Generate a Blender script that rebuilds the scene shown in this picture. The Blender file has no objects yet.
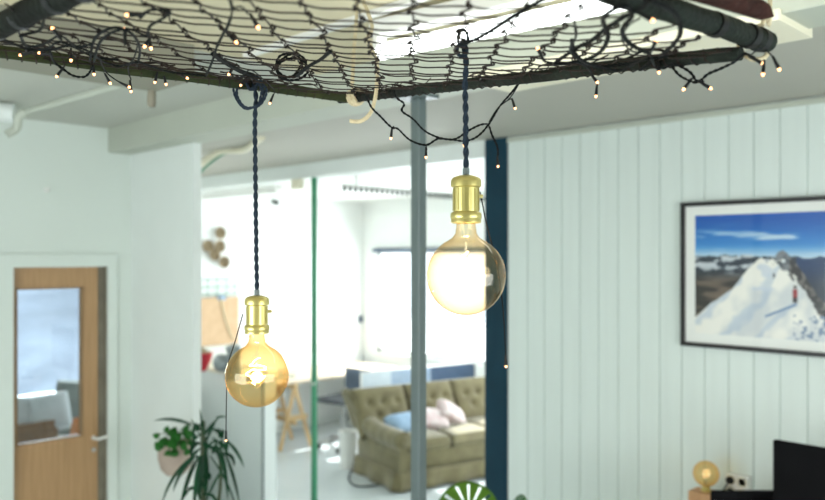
import bpy, bmesh, math, random
from mathutils import Vector, Matrix, noise
random.seed(7)
C = bpy.context.scene.collection
S2 = math.sqrt(2.0); F = 800.0; CX = 412.5; HV = 255.0; EYE = 2.1; PI = math.pi
def W(L, D, z): return Vector(((D + L) / S2, (D - L) / S2, z))
def P(u, v, D): return W((u - CX) / F * D, D, EYE + (HV - v) / F * D)

# ------------------------------------------------------------------ materials
def new_mat(name):
    m = bpy.data.materials.new(name); m.use_nodes = True
    nt = m.node_tree; nt.nodes.clear()
    out = nt.nodes.new('ShaderNodeOutputMaterial')
    return m, nt, out
def mat(name, col, rough=0.6, metal=0.0, var=0.06, scale=8.0, bump=0.0, bscale=60.0, col2=None, spec=0.5, sheen=0.0, stretch=None, coat=0.0, trans=0.0):
    m, nt, out = new_mat(name)
    b = nt.nodes.new('ShaderNodeBsdfPrincipled'); nt.links.new(b.outputs[0], out.inputs[0])
    b.inputs['Roughness'].default_value = rough; b.inputs['Metallic'].default_value = metal
    b.inputs['Specular IOR Level'].default_value = spec
    b.inputs['Sheen Weight'].default_value = sheen; b.inputs['Coat Weight'].default_value = coat
    b.inputs['Transmission Weight'].default_value = trans
    tc = nt.nodes.new('ShaderNodeTexCoord'); mp = nt.nodes.new('ShaderNodeMapping')
    nt.links.new(tc.outputs['Object'], mp.inputs[0])
    if stretch: mp.inputs['Scale'].default_value = stretch
    n = nt.nodes.new('ShaderNodeTexNoise'); n.inputs['Scale'].default_value = scale; n.inputs['Detail'].default_value = 5
    nt.links.new(mp.outputs[0], n.inputs[0])
    r = nt.nodes.new('ShaderNodeValToRGB'); nt.links.new(n.outputs[0], r.inputs[0])
    c2 = col2 or tuple(max(0, c * (1 - var * 2.5)) for c in col)
    r.color_ramp.elements[0].position = .3; r.color_ramp.elements[1].position = .7
    r.color_ramp.elements[0].color = (*c2, 1); r.color_ramp.elements[1].color = (*col, 1)
    nt.links.new(r.outputs[0], b.inputs['Base Color'])
    if bump:
        n2 = nt.nodes.new('ShaderNodeTexNoise'); n2.inputs['Scale'].default_value = bscale; nt.links.new(mp.outputs[0], n2.inputs[0])
        bp = nt.nodes.new('ShaderNodeBump'); bp.inputs['Strength'].default_value = bump; bp.inputs['Distance'].default_value = .01
        nt.links.new(n2.outputs[0], bp.inputs['Height']); nt.links.new(bp.outputs[0], b.inputs['Normal'])
    return m
def emit(name, col, s):
    m, nt, out = new_mat(name); e = nt.nodes.new('ShaderNodeEmission')
    e.inputs[0].default_value = (*col, 1); e.inputs[1].default_value = s; nt.links.new(e.outputs[0], out.inputs[0]); return m
def thin_glass(name, tint, ior=1.5, gain=1.0, rough=.02, gcol=(1, 1, 1), edge=None):
    m, nt, out = new_mat(name)
    t = nt.nodes.new('ShaderNodeBsdfTransparent'); t.inputs[0].default_value = (*tint, 1)
    if edge:
        lw = nt.nodes.new('ShaderNodeLayerWeight'); lw.inputs[0].default_value = .35
        mx = nt.nodes.new('ShaderNodeMix'); mx.data_type = 'RGBA'
        mx.inputs[6].default_value = (*tint, 1); mx.inputs[7].default_value = (*edge, 1)
        nt.links.new(lw.outputs['Facing'], mx.inputs[0]); nt.links.new(mx.outputs[2], t.inputs[0])
    g = nt.nodes.new('ShaderNodeBsdfGlossy'); g.inputs['Roughness'].default_value = rough; g.inputs[0].default_value = (*gcol, 1)
    f0 = nt.nodes.new('ShaderNodeLayerWeight'); f0.inputs[0].default_value = .5
    f = nt.nodes.new('ShaderNodeMath'); f.operation = 'POWER'; f.inputs[1].default_value = 4.5; nt.links.new(f0.outputs['Facing'], f.inputs[0])
    k = nt.nodes.new('ShaderNodeMath'); k.operation = 'MULTIPLY_ADD'; k.inputs[1].default_value = .55 * gain; k.inputs[2].default_value = ((ior - 1) / (ior + 1)) ** 2 * gain; k.use_clamp = True
    nt.links.new(f.outputs[0], k.inputs[0])
    mix = nt.nodes.new('ShaderNodeMixShader'); nt.links.new(k.outputs[0], mix.inputs[0])
    nt.links.new(t.outputs[0], mix.inputs[1]); nt.links.new(g.outputs[0], mix.inputs[2]); nt.links.new(mix.outputs[0], out.inputs[0])
    return m

M = {}
M['wall'] = mat('wall paint', (.67, .73, .675), .6, var=.015, scale=1.5, bump=.05, bscale=30)
M['white'] = mat('white paint', (.80, .84, .81), .5, var=.02, scale=3)
M['far_wall'] = mat('far wall paint', (.86, .88, .86), .6, var=.01, scale=2)
M['panel'] = mat('pale painted boards', (.70, .77, .73), .45, var=.02, scale=3, stretch=(1, 6, .4))
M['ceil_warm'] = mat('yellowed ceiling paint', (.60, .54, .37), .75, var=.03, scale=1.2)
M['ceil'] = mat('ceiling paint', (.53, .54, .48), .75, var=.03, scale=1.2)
M['ceil_mid'] = mat('dimmed ceiling paint', (.46, .45, .39), .75, var=.03, scale=1.2)  # same ceiling, colour darkened to stand in for weaker light here
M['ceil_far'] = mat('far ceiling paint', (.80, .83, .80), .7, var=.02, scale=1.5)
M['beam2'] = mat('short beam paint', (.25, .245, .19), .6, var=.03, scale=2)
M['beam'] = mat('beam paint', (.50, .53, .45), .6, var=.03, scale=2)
M['cream'] = mat('cream trim paint', (.85, .80, .62), .5, var=.03, scale=5)
M['floor'] = mat('pale grey floor coating', (.60, .66, .67), .18, var=.03, scale=1.5)
M['oak'] = mat('oak veneer', (.46, .28, .135), .45, col2=(.36, .21, .095), scale=5, stretch=(14, 14, .7))
M['oak_edge'] = mat('dark oak edge', (.28, .17, .08), .5, scale=5, stretch=(14, 14, .7))
M['jamb'] = mat('shaded grey brown jamb', (.26, .24, .18), .7, col2=(.17, .15, .11), scale=6)  # shade of the door reveal is mixed into this jamb colour
M['pine'] = mat('pine wood', (.74, .52, .27), .5, col2=(.62, .42, .20), scale=6, stretch=(3, 3, 3))
M['plank'] = mat('pale desk top', (.72, .60, .45), .5, col2=(.66, .53, .39), scale=4, stretch=(1, 8, 8))
M['block'] = mat('beech block', (.58, .33, .16), .5, col2=(.48, .26, .12), scale=8, stretch=(8, 8, 1))
M['pipe'] = mat('weathered green pipe', (.020, .028, .022), .75, col2=(.012, .014, .012), scale=22, bump=.4, bscale=120, spec=.12)
M['pipe_near'] = mat('near black pipe', (.010, .013, .010), .8, col2=(.006, .006, .005), scale=22, bump=.4, bscale=120, spec=.08)
M['pipe_moss'] = mat('mossy green pipe', (.040, .048, .018), .75, col2=(.02, .03, .016), scale=18, bump=.4, bscale=120, spec=.12)
M['rustwood'] = mat('dark red brown stick', (.045, .017, .013), .8, col2=(.018, .009, .008), scale=30, bump=.5, spec=.1)
M['net'] = mat('dark netting wire', (.028, .018, .013), .6, spec=.15, metal=.0, col2=(.015, .012, .012), scale=40)
M['black'] = mat('black plastic', (.010, .011, .012), .5, var=.1, spec=.2)
M['blackcable'] = mat('black cable', (.008, .010, .011), .7, var=.1, spec=.1)
M['cord'] = mat('dark blue textile cord', (.030, .045, .065), .9, col2=(.014, .020, .030), scale=300, spec=.1)
M['brass'] = mat('satin yellow brass', (.66, .57, .22), .32, metal=.7, col2=(.58, .50, .18), scale=8)
M['chrome'] = mat('brushed steel', (.55, .56, .56), .3, metal=.9)
M['rope'] = mat('cream rope', (.72, .64, .44), .85, col2=(.55, .47, .30), scale=90, bump=.5, bscale=200)
M['green'] = mat('green painted pole', (.05, .27, .14), .5, var=.04)
M['grey_post'] = mat('grey painted post', (.12, .155, .155), .45, var=.04, scale=5)
M['blue'] = mat('dark blue painted post', (.006, .038, .062), .55, var=.08, scale=4, spec=.2)
M['sofa'] = mat('olive velvet', (.185, .16, .075), .85, col2=(.125, .105, .048), scale=9, sheen=.35, bump=.15, bscale=40)
M['bluefab'] = mat('light blue fabric', (.30, .42, .55), .9, col2=(.22, .33, .46), scale=14)
M['floral'] = mat('white floral fabric', (.72, .68, .66), .9, col2=(.60, .42, .42), scale=20)
M['office'] = mat('grey blue chair shell', (.10, .14, .20), .6, var=.05)
M['darkseat'] = mat('dark chair seat', (.05, .06, .07), .7, var=.05)
M['plastic'] = mat('white plastic', (.78, .78, .74), .35, var=.02)
M['leaf'] = mat('dark strap leaves', (.008, .06, .022), .5, col2=(.004, .03, .012), scale=12, spec=.15)
M['leaf2'] = mat('mid green leaves', (.025, .15, .02), .5, col2=(.012, .08, .012), scale=12, spec=.2)
M['leaf3'] = mat('bright olive leaf', (.08, .18, .015), .5, col2=(.05, .12, .01), scale=10, spec=.2)
M['stem'] = mat('plant stem', (.05, .07, .03), .6)
M['potclay'] = mat('pinkish clay pot', (.48, .38, .31), .7, col2=(.36, .28, .23), scale=7)
M['potwhite'] = mat('white glazed pot', (.7, .7, .67), .35)
M['soil'] = mat('potting soil', (.03, .02, .012), .95)
M['wicker'] = mat('woven wicker', (.42, .34, .22), .8, col2=(.26, .19, .11), scale=60, bump=.8, bscale=90)
M['cork'] = mat('tan board', (.68, .48, .30), .8, col2=(.58, .39, .23), scale=10)
M['red'] = mat('red enamel', (.50, .015, .03), .3)
M['kettle'] = mat('grey blue metal', (.30, .33, .33), .3, metal=.4)
M['mountwhite'] = mat('white picture mount', (.85, .86, .82), .8, var=.01)
M['frameblk'] = mat('black picture frame', (.012, .011, .012), .35)
M['screenblk'] = mat('matt black monitor', (.007, .007, .008), .8, spec=.05)
M['glass'] = thin_glass('window glass', (.97, .99, 1.0), 1.45, .8)
M['amber'] = thin_glass('amber bulb glass', (1.0, .86, .60), 1.5, 1.6, .015, (1.0, .86, .6), edge=(.96, .60, .24))
M['amber2'] = thin_glass('light amber bulb glass', (1.0, .92, .76), 1.5, 1.5, .015, (1.0, .92, .8), edge=(.88, .62, .34))
M['fil'] = emit('glowing filament', (1.0, .72, .36), 26)
M['fildim'] = emit('glowing fine filament', (1.0, .75, .42), 1.6)
M['led'] = emit('warm fairy bulb', (1.0, .50, .22), 5)
M['tube'] = emit('fluorescent tube', (.95, 1.0, .98), 7)
M['darkglass'] = mat('dark blue screen', (.10, .16, .27), .15, var=.05, coat=.5)
M['paleglass'] = mat('pale blue screen', (.42, .55, .72), .15, var=.05, coat=.5)
M['lightglass'] = mat('white reflection screen', (.70, .80, .88), .15, var=.05, coat=.5)
M['sand'] = mat('beige upholstery', (.55, .50, .42), .85)
M['cushionw'] = mat('white cushions', (.8, .82, .84), .9)
M['brownwood'] = mat('mid brown wood', (.30, .17, .09), .5, col2=(.22, .12, .06), scale=6, stretch=(1, 8, 8))
M['greyfab'] = mat('grey fabric', (.32, .35, .33), .85)
M['orange'] = mat('orange lampshade', (.85, .32, .12), .6)
M['hill'] = mat('hazy blue grey hillside', (.12, .16, .21), .9, col2=(.065, .09, .125), scale=.35, stretch=(1, 1, 6))
M['snow'] = mat('pale ground outside', (.75, .78, .8), .9)

# ------------------------------------------------------------------ mesh helpers
class MB:
    def __init__(s): s.bm = bmesh.new(); s.sm = True
    def box(s, c, size, rot=None, bev=0.0, seg=2):
        r = bmesh.ops.create_cube(s.bm, size=1.0); vs = r['verts']
        bmesh.ops.scale(s.bm, vec=size, verts=vs)
        if bev:
            es = list({e for v in vs for e in v.link_edges})
            rb = bmesh.ops.bevel(s.bm, geom=es, offset=bev, segments=seg, affect='EDGES', profile=.5)
            vs = list({v for f in rb['faces'] for v in f.verts} | {v for v in vs if v.is_valid})
        if rot is not None: bmesh.ops.transform(s.bm, matrix=rot.to_4x4(), verts=vs)
        bmesh.ops.translate(s.bm, vec=Vector(c), verts=vs); return s
    def mm(s, a, b, bev=0.0):
        a = Vector(a); b = Vector(b); return s.box((a + b) / 2, [abs(b[i] - a[i]) for i in range(3)], bev=bev)
    def tube(s, pts, r, n=8, cap=True, closed=False):
        pts = [Vector(p) for p in pts]; m = len(pts)
        rs = r if isinstance(r, (list, tuple)) else [r] * m
        rings = []; prev = None
        for i, p in enumerate(pts):
            if closed: t = pts[(i + 1) % m] - pts[i - 1]
            else: t = pts[min(i + 1, m - 1)] - pts[max(i - 1, 0)]
            if t.length < 1e-9: t = Vector((0, 0, 1))
            t.normalize()
            if prev is None:
                a = Vector((0, 0, 1)) if abs(t.z) < .9 else Vector((1, 0, 0)); prev = (a - t * a.dot(t)).normalized()
            q = prev - t * prev.dot(t)
            prev = q.normalized() if q.length > 1e-6 else t.orthogonal().normalized()
            bn = t.cross(prev)
            rings.append([s.bm.verts.new(p + (prev * math.cos(2 * PI * k / n) + bn * math.sin(2 * PI * k / n)) * rs[i]) for k in range(n)])
        for i in range(m if closed else m - 1):
            A = rings[i]; B = rings[(i + 1) % m]
            for k in range(n): s.bm.faces.new((A[k], A[(k + 1) % n], B[(k + 1) % n], B[k]))
        if cap and not closed:
            s.bm.faces.new(rings[0][::-1]); s.bm.faces.new(rings[-1])
        return s
    def lathe(s, prof, c=(0, 0, 0), n=32, axis=None, close=False):
        c = Vector(c); R = Matrix.Identity(3)
        if axis is not None: R = Vector((0, 0, 1)).rotation_difference(Vector(axis).normalized()).to_matrix()
        rings = []
        for (r, z) in prof:
            if r < 1e-6: rings.append([s.bm.verts.new(c + R @ Vector((0, 0, z)))])
            else: rings.append([s.bm.verts.new(c + R @ Vector((r * math.cos(2 * PI * k / n), r * math.sin(2 * PI * k / n), z))) for k in range(n)])
        for A, B in zip(rings, rings[1:]):
            for k in range(n):
                k2 = (k + 1) % n
                f = []
                if len(A) == 1 and len(B) == 1: continue
                if len(A) == 1: f = (A[0], B[k2], B[k])
                elif len(B) == 1: f = (A[k], A[k2], B[0])
                else: f = (A[k], A[k2], B[k2], B[k])
                s.bm.faces.new(f)
        return s
    def grid(s, fn, nu, nv):
        V = [[s.bm.verts.new(fn(i / nu, j / nv)) for j in range(nv + 1)] for i in range(nu + 1)]
        for i in range(nu):
            for j in range(nv): s.bm.faces.new((V[i][j], V[i + 1][j], V[i + 1][j + 1], V[i][j + 1]))
        return s
    def prism(s, poly, d):           # poly: list of Vector, extruded by vector d
        a = [s.bm.verts.new(p) for p in poly]; b = [s.bm.verts.new(Vector(p) + Vector(d)) for p in poly]
        n = len(a); s.bm.faces.new(a[::-1]); s.bm.faces.new(b)
        for i in range(n): s.bm.faces.new((a[i], a[(i + 1) % n], b[(i + 1) % n], b[i]))
        return s
    def build(s, name, m, parent=None, smooth=True, loc=None, rot=None):
        bm = s.bm; bmesh.ops.remove_doubles(bm, verts=bm.verts, dist=1e-7); bmesh.ops.recalc_face_normals(bm, faces=bm.faces)
        me = bpy.data.meshes.new(name)
        mats = m if isinstance(m, list) else [m]
        for f in bm.faces: f.smooth = smooth
        for e in bm.edges:
            if len(e.link_faces) == 2 and e.calc_face_angle(0) > math.radians(38): e.smooth = False
        bm.to_mesh(me); bm.free()
        for x in mats: me.materials.append(x)
        o = bpy.data.objects.new(name, me); C.objects.link(o)
        if parent is not None:
            o.parent = parent
            pw = parent; off = Vector((0, 0, 0))
            # geometry is given in the parent's local frame
        if loc is not None: o.location = loc
        if rot is not None: o.rotation_euler = rot
        return o
def tag(o, label=None, cat=None, group=None, kind=None):
    if label: o['label'] = label
    if cat: o['category'] = cat
    if group: o['group'] = group
    if kind: o['kind'] = kind
    return o
def thing(name, label, cat, loc=(0, 0, 0), rz=0.0, group=None):
    o = bpy.data.objects.new(name, None); C.objects.link(o); o.empty_display_size = .05
    o.location = loc; o.rotation_euler = (0, 0, rz); return tag(o, label, cat, group)
def struct(name, mb, m, parent=None, smooth=False):
    o = mb.build(name, m, parent, smooth=smooth)
    if parent is None: o['kind'] = 'structure'
    return o
def spline(pts, n=8):
    pts = [Vector(p) for p in pts]; out = []
    for i in range(len(pts) - 1):
        p0 = pts[max(i - 1, 0)]; p1 = pts[i]; p2 = pts[i + 1]; p3 = pts[min(i + 2, len(pts) - 1)]
        for k in range(n):
            t = k / n
            out.append(.5 * ((2 * p1) + (p2 - p0) * t + (2 * p0 - 5 * p1 + 4 * p2 - p3) * t * t + (3 * p1 - p0 - 3 * p2 + p3) * t ** 3))
    out.append(pts[-1]); return out
def copy_tree(o, parent=None):
    c = o.copy(); C.objects.link(c); c.parent = parent
    for ch in list(o.children): copy_tree(ch, c)
    return c
def twist(mb, pts, r_off, r, pitch, strands=2, n=5, step=.0022):
    pts = spline(pts, 10); L = 0; dense = [pts[0]]
    for a, b in zip(pts, pts[1:]):
        k = max(1, int((b - a).length / step))
        for i in range(1, k + 1): dense.append(a.lerp(b, i / k))
    for s in range(strands):
        acc = 0; out = []; prev = None
        for i, p in enumerate(dense):
            if i: acc += (p - dense[i - 1]).length
            t = (dense[min(i + 1, len(dense) - 1)] - dense[max(i - 1, 0)]).normalized()
            a = Vector((1, .3, .1)) if abs(t.x) < .8 else Vector((0, 1, .2))
            if prev is None: prev = (a - t * a.dot(t)).normalized()
            prev = (prev - t * prev.dot(t)).normalized(); b = t.cross(prev)
            th = 2 * PI * acc / pitch + 2 * PI * s / strands
            out.append(p + (prev * math.cos(th) + b * math.sin(th)) * r_off)
        mb.tube(out, r, n)
    return mb

# ================================================================== THE ROOM
Z1, Z2 = 2.83, 2.79           # ceiling heights in front of and behind the main beam
XW, YD = 3.70, 4.50           # boarded wall, door wall
XF, YF = 6.95, 7.87           # far window wall, far left wall
struct('floor', MB().mm((-1.5, -1.5, -.06), (7.3, 8.4, 0)), M['floor'])
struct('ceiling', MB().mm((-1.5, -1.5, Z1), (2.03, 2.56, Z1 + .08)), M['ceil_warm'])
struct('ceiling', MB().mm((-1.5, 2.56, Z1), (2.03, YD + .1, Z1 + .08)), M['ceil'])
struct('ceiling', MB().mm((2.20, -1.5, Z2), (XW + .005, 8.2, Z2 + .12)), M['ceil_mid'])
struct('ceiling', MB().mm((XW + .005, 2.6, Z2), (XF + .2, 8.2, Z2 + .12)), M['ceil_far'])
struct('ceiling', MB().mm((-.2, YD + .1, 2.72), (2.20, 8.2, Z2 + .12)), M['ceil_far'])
struct('ceiling_beam', MB().mm((2.02, -1.5, 2.69), (2.21, YD + .02, 2.87), bev=.004), M['beam'])
struct('trim_1', MB().mm((2.005, .745, 2.672), (2.235, 1.75, 2.70)), M['cream'])
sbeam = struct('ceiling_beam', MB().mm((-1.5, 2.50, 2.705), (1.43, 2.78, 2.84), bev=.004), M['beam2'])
MB().lathe([(0, 0), (.012, 0), (.016, .008), (.016, .05), (.012, .062), (0, .062)], (1.405, 2.765, 2.645), 16).build('end_bracket', M['jamb'], sbeam)
# door wall with opening
DX0, DX1, DZ = 1.50, 2.012, 2.035
w = MB().mm((-1.5, YD, 0), (DX0, YD + .12, Z1 + .02)); w.mm((DX1, YD, 0), (2.22, YD + .12, Z1 + .02)); w.mm((DX0, YD, DZ), (DX1, YD + .12, Z1 + .02))
struct('wall_left', w, M['wall'])
struct('wall_partition', MB().mm((2.157, 3.785, 0), (2.204, YD + .02, 2.70)), M['white'])
# slanted wall between the side room and the kitchen
a = Vector((2.30, 4.60, 0)); b = Vector((4.35, YF + .05, 0)); d = (b - a); nrm = Vector((-d.y, d.x, 0)).normalized() * .06
struct('wall_side', MB().prism([a, b, b + nrm, a + nrm], (0, 0, 2.85)), M['white'])
struct('wall_side', MB().mm((.2, YD + .1, 0), (.3, YF + .1, 2.85)), M['white'])
# far walls
w = MB().mm((4.0, YF, 0), (XF + .1, YF + .12, 2.85)); struct('wall_far_left', w, M['far_wall'])
WY0, WY1, WZ0, WZ1 = 5.77, 7.60, .86, 2.165
VY0, VY1 = 3.3, 5.3
w = MB().mm((XF, 2.6, 0), (XF + .14, VY0, 2.85)); w.mm((XF, VY1, 0), (XF + .14, WY0, 2.85)); w.mm((XF, VY0, 0), (XF + .14, VY1, WZ0)); w.mm((XF, VY0, WZ1), (XF + .14, VY1, 2.85)); w.mm((XF, WY1, 0), (XF + .14, YF + .1, 2.85))
w.mm((XF, WY0, 0), (XF + .14, WY1, WZ0)); w.mm((XF, WY0, WZ1), (XF + .14, WY1, 2.85)); struct('wall_far', w, M['far_wall'])
struct('wall_right_far', MB().mm((XW + .1, 2.6, 0), (XF + .1, 2.7, 2.85)), M['far_wall'])
# side room window wall
SX0, SX1, SZ0, SZ1 = 2.62, 3.72, .72, 1.90
w = MB().mm((.2, YF, 0), (SX0, YF + .12, 2.85)); w.mm((SX1, YF, 0), (4.0, YF + .12, 2.85)); w.mm((SX0, YF, 0), (SX1, YF + .12, SZ0)); w.mm((SX0, YF, SZ1), (SX1, YF + .12, 2.85))
struct('wall_side_window', w, M['white'])
# boarded wall
def boards():
    mb = MB(); pitch = .1166; g = .0045; dp = .008; y1 = 2.91; x0 = XW
    prof = [(x0 + .10, -1.6), (x0, -1.6)]
    ys = []; y = 2.769
    while y > -1.45: ys.append(y); y -= pitch
    for y in reversed(ys): prof += [(x0, y - g), (x0 + dp, y - g * .4), (x0 + dp, y + g * .4), (x0, y + g)]
    prof += [(x0, y1), (x0 + .10, y1)]
    A = [mb.bm.verts.new((p[0], p[1], 0)) for p in prof]; B = [mb.bm.verts.new((p[0], p[1], 2.90)) for p in prof]
    n = len(A)
    for i in range(n): mb.bm.faces.new((A[i], A[(i + 1) % n], B[(i + 1) % n], B[i]))
    mb.bm.faces.new(A); mb.bm.faces.new(B[::-1]); return mb
struct('wall_right', boards(), M['panel'])
t = MB().mm((XW - .012, -1.5, 2.757), (XW + .02, 2.91, 2.775)); t.tube([(XW - .016, -1.5, 2.775), (XW - .016, 2.90, 2.775)], .006, 8)
struct('trim_2', t, M['beam'], smooth=True)
# beam over the wide opening, half wall, posts
struct('ceiling_beam', MB().mm((XW, 3.08, 2.685), (XW + .16, YF + .02, 2.80), bev=.004), M['white'])
w = MB().mm((XW, 5.39, 0), (XW + .12, YF + .01, 1.085)); struct('wall_half', w, M['white'])
struct('trim_3', MB().mm((XW - .02, 5.37, 1.085), (XW + .30, YF, 1.115), bev=.004), M['cream'])
struct('trim_4', MB().mm((XW - .012, 5.382, 0), (XW - .002, 5.397, 1.085)), M['grey_post'])
tag(MB().mm((XW - .012, 2.913, 0), (XW + .078, 3.078, 2.788), bev=.004).build('support_post', M['blue'], smooth=False),
    'dark blue square post at the end of the white boarded wall', 'post')
o = MB().mm((2.095, 2.063, 0), (2.138, 2.106, 2.678), bev=.004).build('support_post', M['grey_post'], smooth=False)
tag(o, 'grey square steel post standing beneath the main ceiling beam', 'post')
tag(MB().mm((2.05, 2.02, 2.678), (2.16, 2.152, 2.69)).build('top_plate', M['grey_post'], o), None)
gp = thing('support_pole', 'slim green round pole under the white beam by the far room', 'pole', (XW + .05, 4.80, 0))
MB().tube([(0, 0, 0), (0, 0, 2.685)], .0235, 20).build('shaft', M['green'], gp)
MB().tube([(-.018, -.018, 1.13), (-.028, -.028, 1.13)], .010, 10).build('catch', M['plastic'], gp)
struct('baseboard_far', MB().mm((4.0, YF - .014, 0), (XF, YF, .08)), M['white'])

w = MB(); w.mm((-1.6, -1.6, 0), (-1.5, .5, 2.9)); w.mm((-1.6, 2.9, 0), (-1.5, YD + .1, 2.9)); w.mm((-1.6, .5, 0), (-1.5, 2.9, .9)); w.mm((-1.6, .5, 2.3), (-1.5, 2.9, 2.9)); struct('wall_back', w, M['wall'])
w = MB(); w.mm((-1.6, -1.6, 0), (.4, -1.5, 2.9)); w.mm((2.8, -1.6, 0), (XW + .1, -1.5, 2.9)); w.mm((.4, -1.6, 0), (2.8, -1.5, .9)); w.mm((.4, -1.6, 2.3), (2.8, -1.5, 2.9)); struct('wall_near', w, M['wall'])
# windows
def window(name, axis, c, a0, a1, z0, z1, bars, out=1, depth=.07):
    fr = MB(); T = .05
    def bx(p0, p1, q0, q1):
        if axis == 'x': fr.mm((c, p0, q0), (c + depth * out, p1, q1), bev=.003)
        else: fr.mm((p0, c, q0), (p1, c + depth * out, q1), bev=.003)
    bx(a0, a0 + T, z0, z1); bx(a1 - T, a1, z0, z1); bx(a0, a1, z0, z0 + T); bx(a0, a1, z1 - T, z1)
    for bpos in bars: bx(bpos - .02, bpos + .02, z0, z1)
    root = bpy.data.objects.new(name, None); C.objects.link(root); root['kind'] = 'structure'
    fr.build('window_frame', M['white'], root, smooth=False)
    g = MB(); e = depth * out / 2
    if axis == 'x': g.mm((c + e, a0 + T, z0 + T), (c + e + .006, a1 - T, z1 - T))
    else: g.mm((a0 + T, c + e, z0 + T), (a1 - T, c + e + .006, z1 - T))
    g.build('pane', M['glass'], root, smooth=False)
    s = MB()
    if axis == 'x': s.mm((c - .06, a0 - .03, z0 - .03), (c + .01, a1 + .03, z0), bev=.004)
    else: s.mm((a0 - .03, c - .05, z0 - .03), (a1 + .03, c + .01, z0), bev=.004)
    s.build('window_sill', M['white'], root, smooth=False); return root
window('window_1', 'x', XF + .03, WY0, WY1, WZ0, WZ1, [])
window('added_sun_window', 'x', XF + .03, VY0, VY1, WZ0, WZ1, [])  # unseen window, added to let the sun reach the sofa seat
window('window_2', 'y', YF + .03, SX0, SX1, SZ0, SZ1, [])
window('window_3', 'x', -1.56, .5, 2.9, .9, 2.3, [1.7], -1, .05)
window('window_4', 'y', -1.56, .4, 2.8, .9, 2.3, [1.6], -1, .05)
bl = thing('roller_blind', 'dark rolled up blind along the top of the far window', 'blind')
MB().tube([(XF - .03, WY0 - .02, WZ1 - .005), (XF - .03, WY1 + .03, WZ1 - .005)], .026, 14).build('roll', M['office'], bl)
MB().tube([(XF - .03, WY1 + .035, WZ1), (XF - .005, WY1 + .035, WZ1)], .014, 8).build('bracket', M['plastic'], bl)

# door
dr = bpy.data.objects.new('door_1', None); C.objects.link(dr); dr['kind'] = 'structure'
y0 = YD - .018
f = MB(); f.mm((DX0 - .075, y0, 0), (DX0, YD + .12, DZ)); f.mm((DX1, y0, 0), (DX1 + .055, YD + .002, DZ)); f.mm((DX0 - .075, y0, DZ), (DX1 + .055, YD + .002, DZ + .068)); f.mm((DX0, YD + .001, DZ - .001), (DX1, YD + .12, DZ + .02))
f.build('door_frame', M['wall'], dr, smooth=False)
MB().mm((DX1 - .004, YD + .004, 0), (DX1 + .015, YD + .12, DZ)).build('jamb', M['jamb'], dr, smooth=False)
LX0, LX1, LY = DX0 + .004, DX1 - .040, YD + .03
GX0, GX1, GZ0, GZ1 = LX0 + .022, LX1 - .088, 1.075, 1.92
lf = MB(); th = .04
lf.mm((LX0, LY, .01), (GX0, LY + th, DZ - .003)); lf.mm((GX1, LY, .01), (LX1, LY + th, DZ - .003)); lf.mm((GX0, LY, .01), (GX1, LY + th, GZ0)); lf.mm((GX0, LY, GZ1), (GX1, LY + th, DZ - .003))
leaf = lf.build('door_leaf', M['oak'], dr, smooth=False)
b_ = MB(); q = .008
for (x0_, x1_, z0_, z1_) in ((GX0, GX0 + q, GZ0, GZ1), (GX1 - q, GX1, GZ0, GZ1), (GX0, GX1, GZ0, GZ0 + q), (GX0, GX1, GZ1 - q, GZ1)): b_.mm((x0_, LY - .006, z0_), (x1_, LY + .03, z1_))
b_.build('glazing_bead', M['oak_edge'], leaf, smooth=False)
MB().mm((LX1, LY + .012, .01), (DX1 - .004, LY + .05, DZ - .003)).build('closing_post', M['jamb'], dr, smooth=False)
MB().mm((GX0 + .002, LY + .018, GZ0 + .002), (GX1 - .002, LY + .023, GZ1 - .002)).build('pane', M['glass'], leaf, smooth=False)
h = MB(); hx = LX1 - .025; h.tube([(hx, LY + .002, 1.045), (hx, LY - .045, 1.045), (hx - .012, LY - .055, 1.043), (hx - .10, LY - .056, 1.035)][:3] , .008, 10)
h = MB(); h.tube(spline([(hx, LY, 1.055), (hx, LY - .04, 1.055), (hx + .01, LY - .052, 1.055), (hx + .06, LY - .055, 1.06)], 5), .009, 10); h.tube([(hx, LY + .001, 1.055), (hx, LY - .006, 1.055)], .012, 16)
h.build('door_handle', M['plastic'], dr)
MB().tube([(hx, LY + .001, .985), (hx, LY - .005, .985)], .012, 14).build('keyhole', M['chrome'], dr)
# wall hook
hk = P(46, 190, 1); hk = None
tt = (46 - CX) / F; Dh = YD * S2 / (1 - tt)
p = P(46, 190, Dh); mb = MB(); mb.tube([p, p + Vector((0, -.012, 0))], .014, 12); mb.tube(spline([p + Vector((0, -.01, 0)), p + Vector((0, -.035, -.008)), p + Vector((0, -.045, .012))], 5), .005, 8)
tag(mb.build('wall_hook', M['plastic']), 'small white hook on the wall above the wooden door', 'hook')

# ceiling fittings of the front room
lp = thing('fluorescent_lamp', 'long bright fluorescent batten lamp above the wire rack', 'ceiling lamp')
a = P(380, 52, 2.44); b = P(640, -3, 1.922); d = (b - a).normalized(); a2 = a.copy(); b2 = a + d * 1.25; sd = d.cross(Vector((0, 0, 1)))
MB().tube([a2, b2], .024, 16).build('tube', M['tube'], lp)
hb = MB(); rot = Matrix((d, sd.normalized(), sd.normalized().cross(d) * -1)).transposed()
rz = math.atan2(d.y, d.x); R = Matrix.Rotation(rz, 3, 'Z')
mid = (a2 + b2) / 2
MB().box((mid.x, mid.y, 2.79), (1.30, .05, .05), rot=R, bev=.006).build('housing', M['plastic'], lp, smooth=False)
for q in (a2, b2): MB().box((q.x, q.y, 2.747), (.02, .046, .085), rot=R, bev=.003).build('tube_holder', M['plastic'], lp, smooth=False)
MB().box((mid.x - .12, mid.y + .25, Z1 - .008), (2.1, .028, .016), rot=Matrix.Rotation(math.radians(-91), 3, 'Z')).build('cable_duct', M['plastic'], None, smooth=False)
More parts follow.
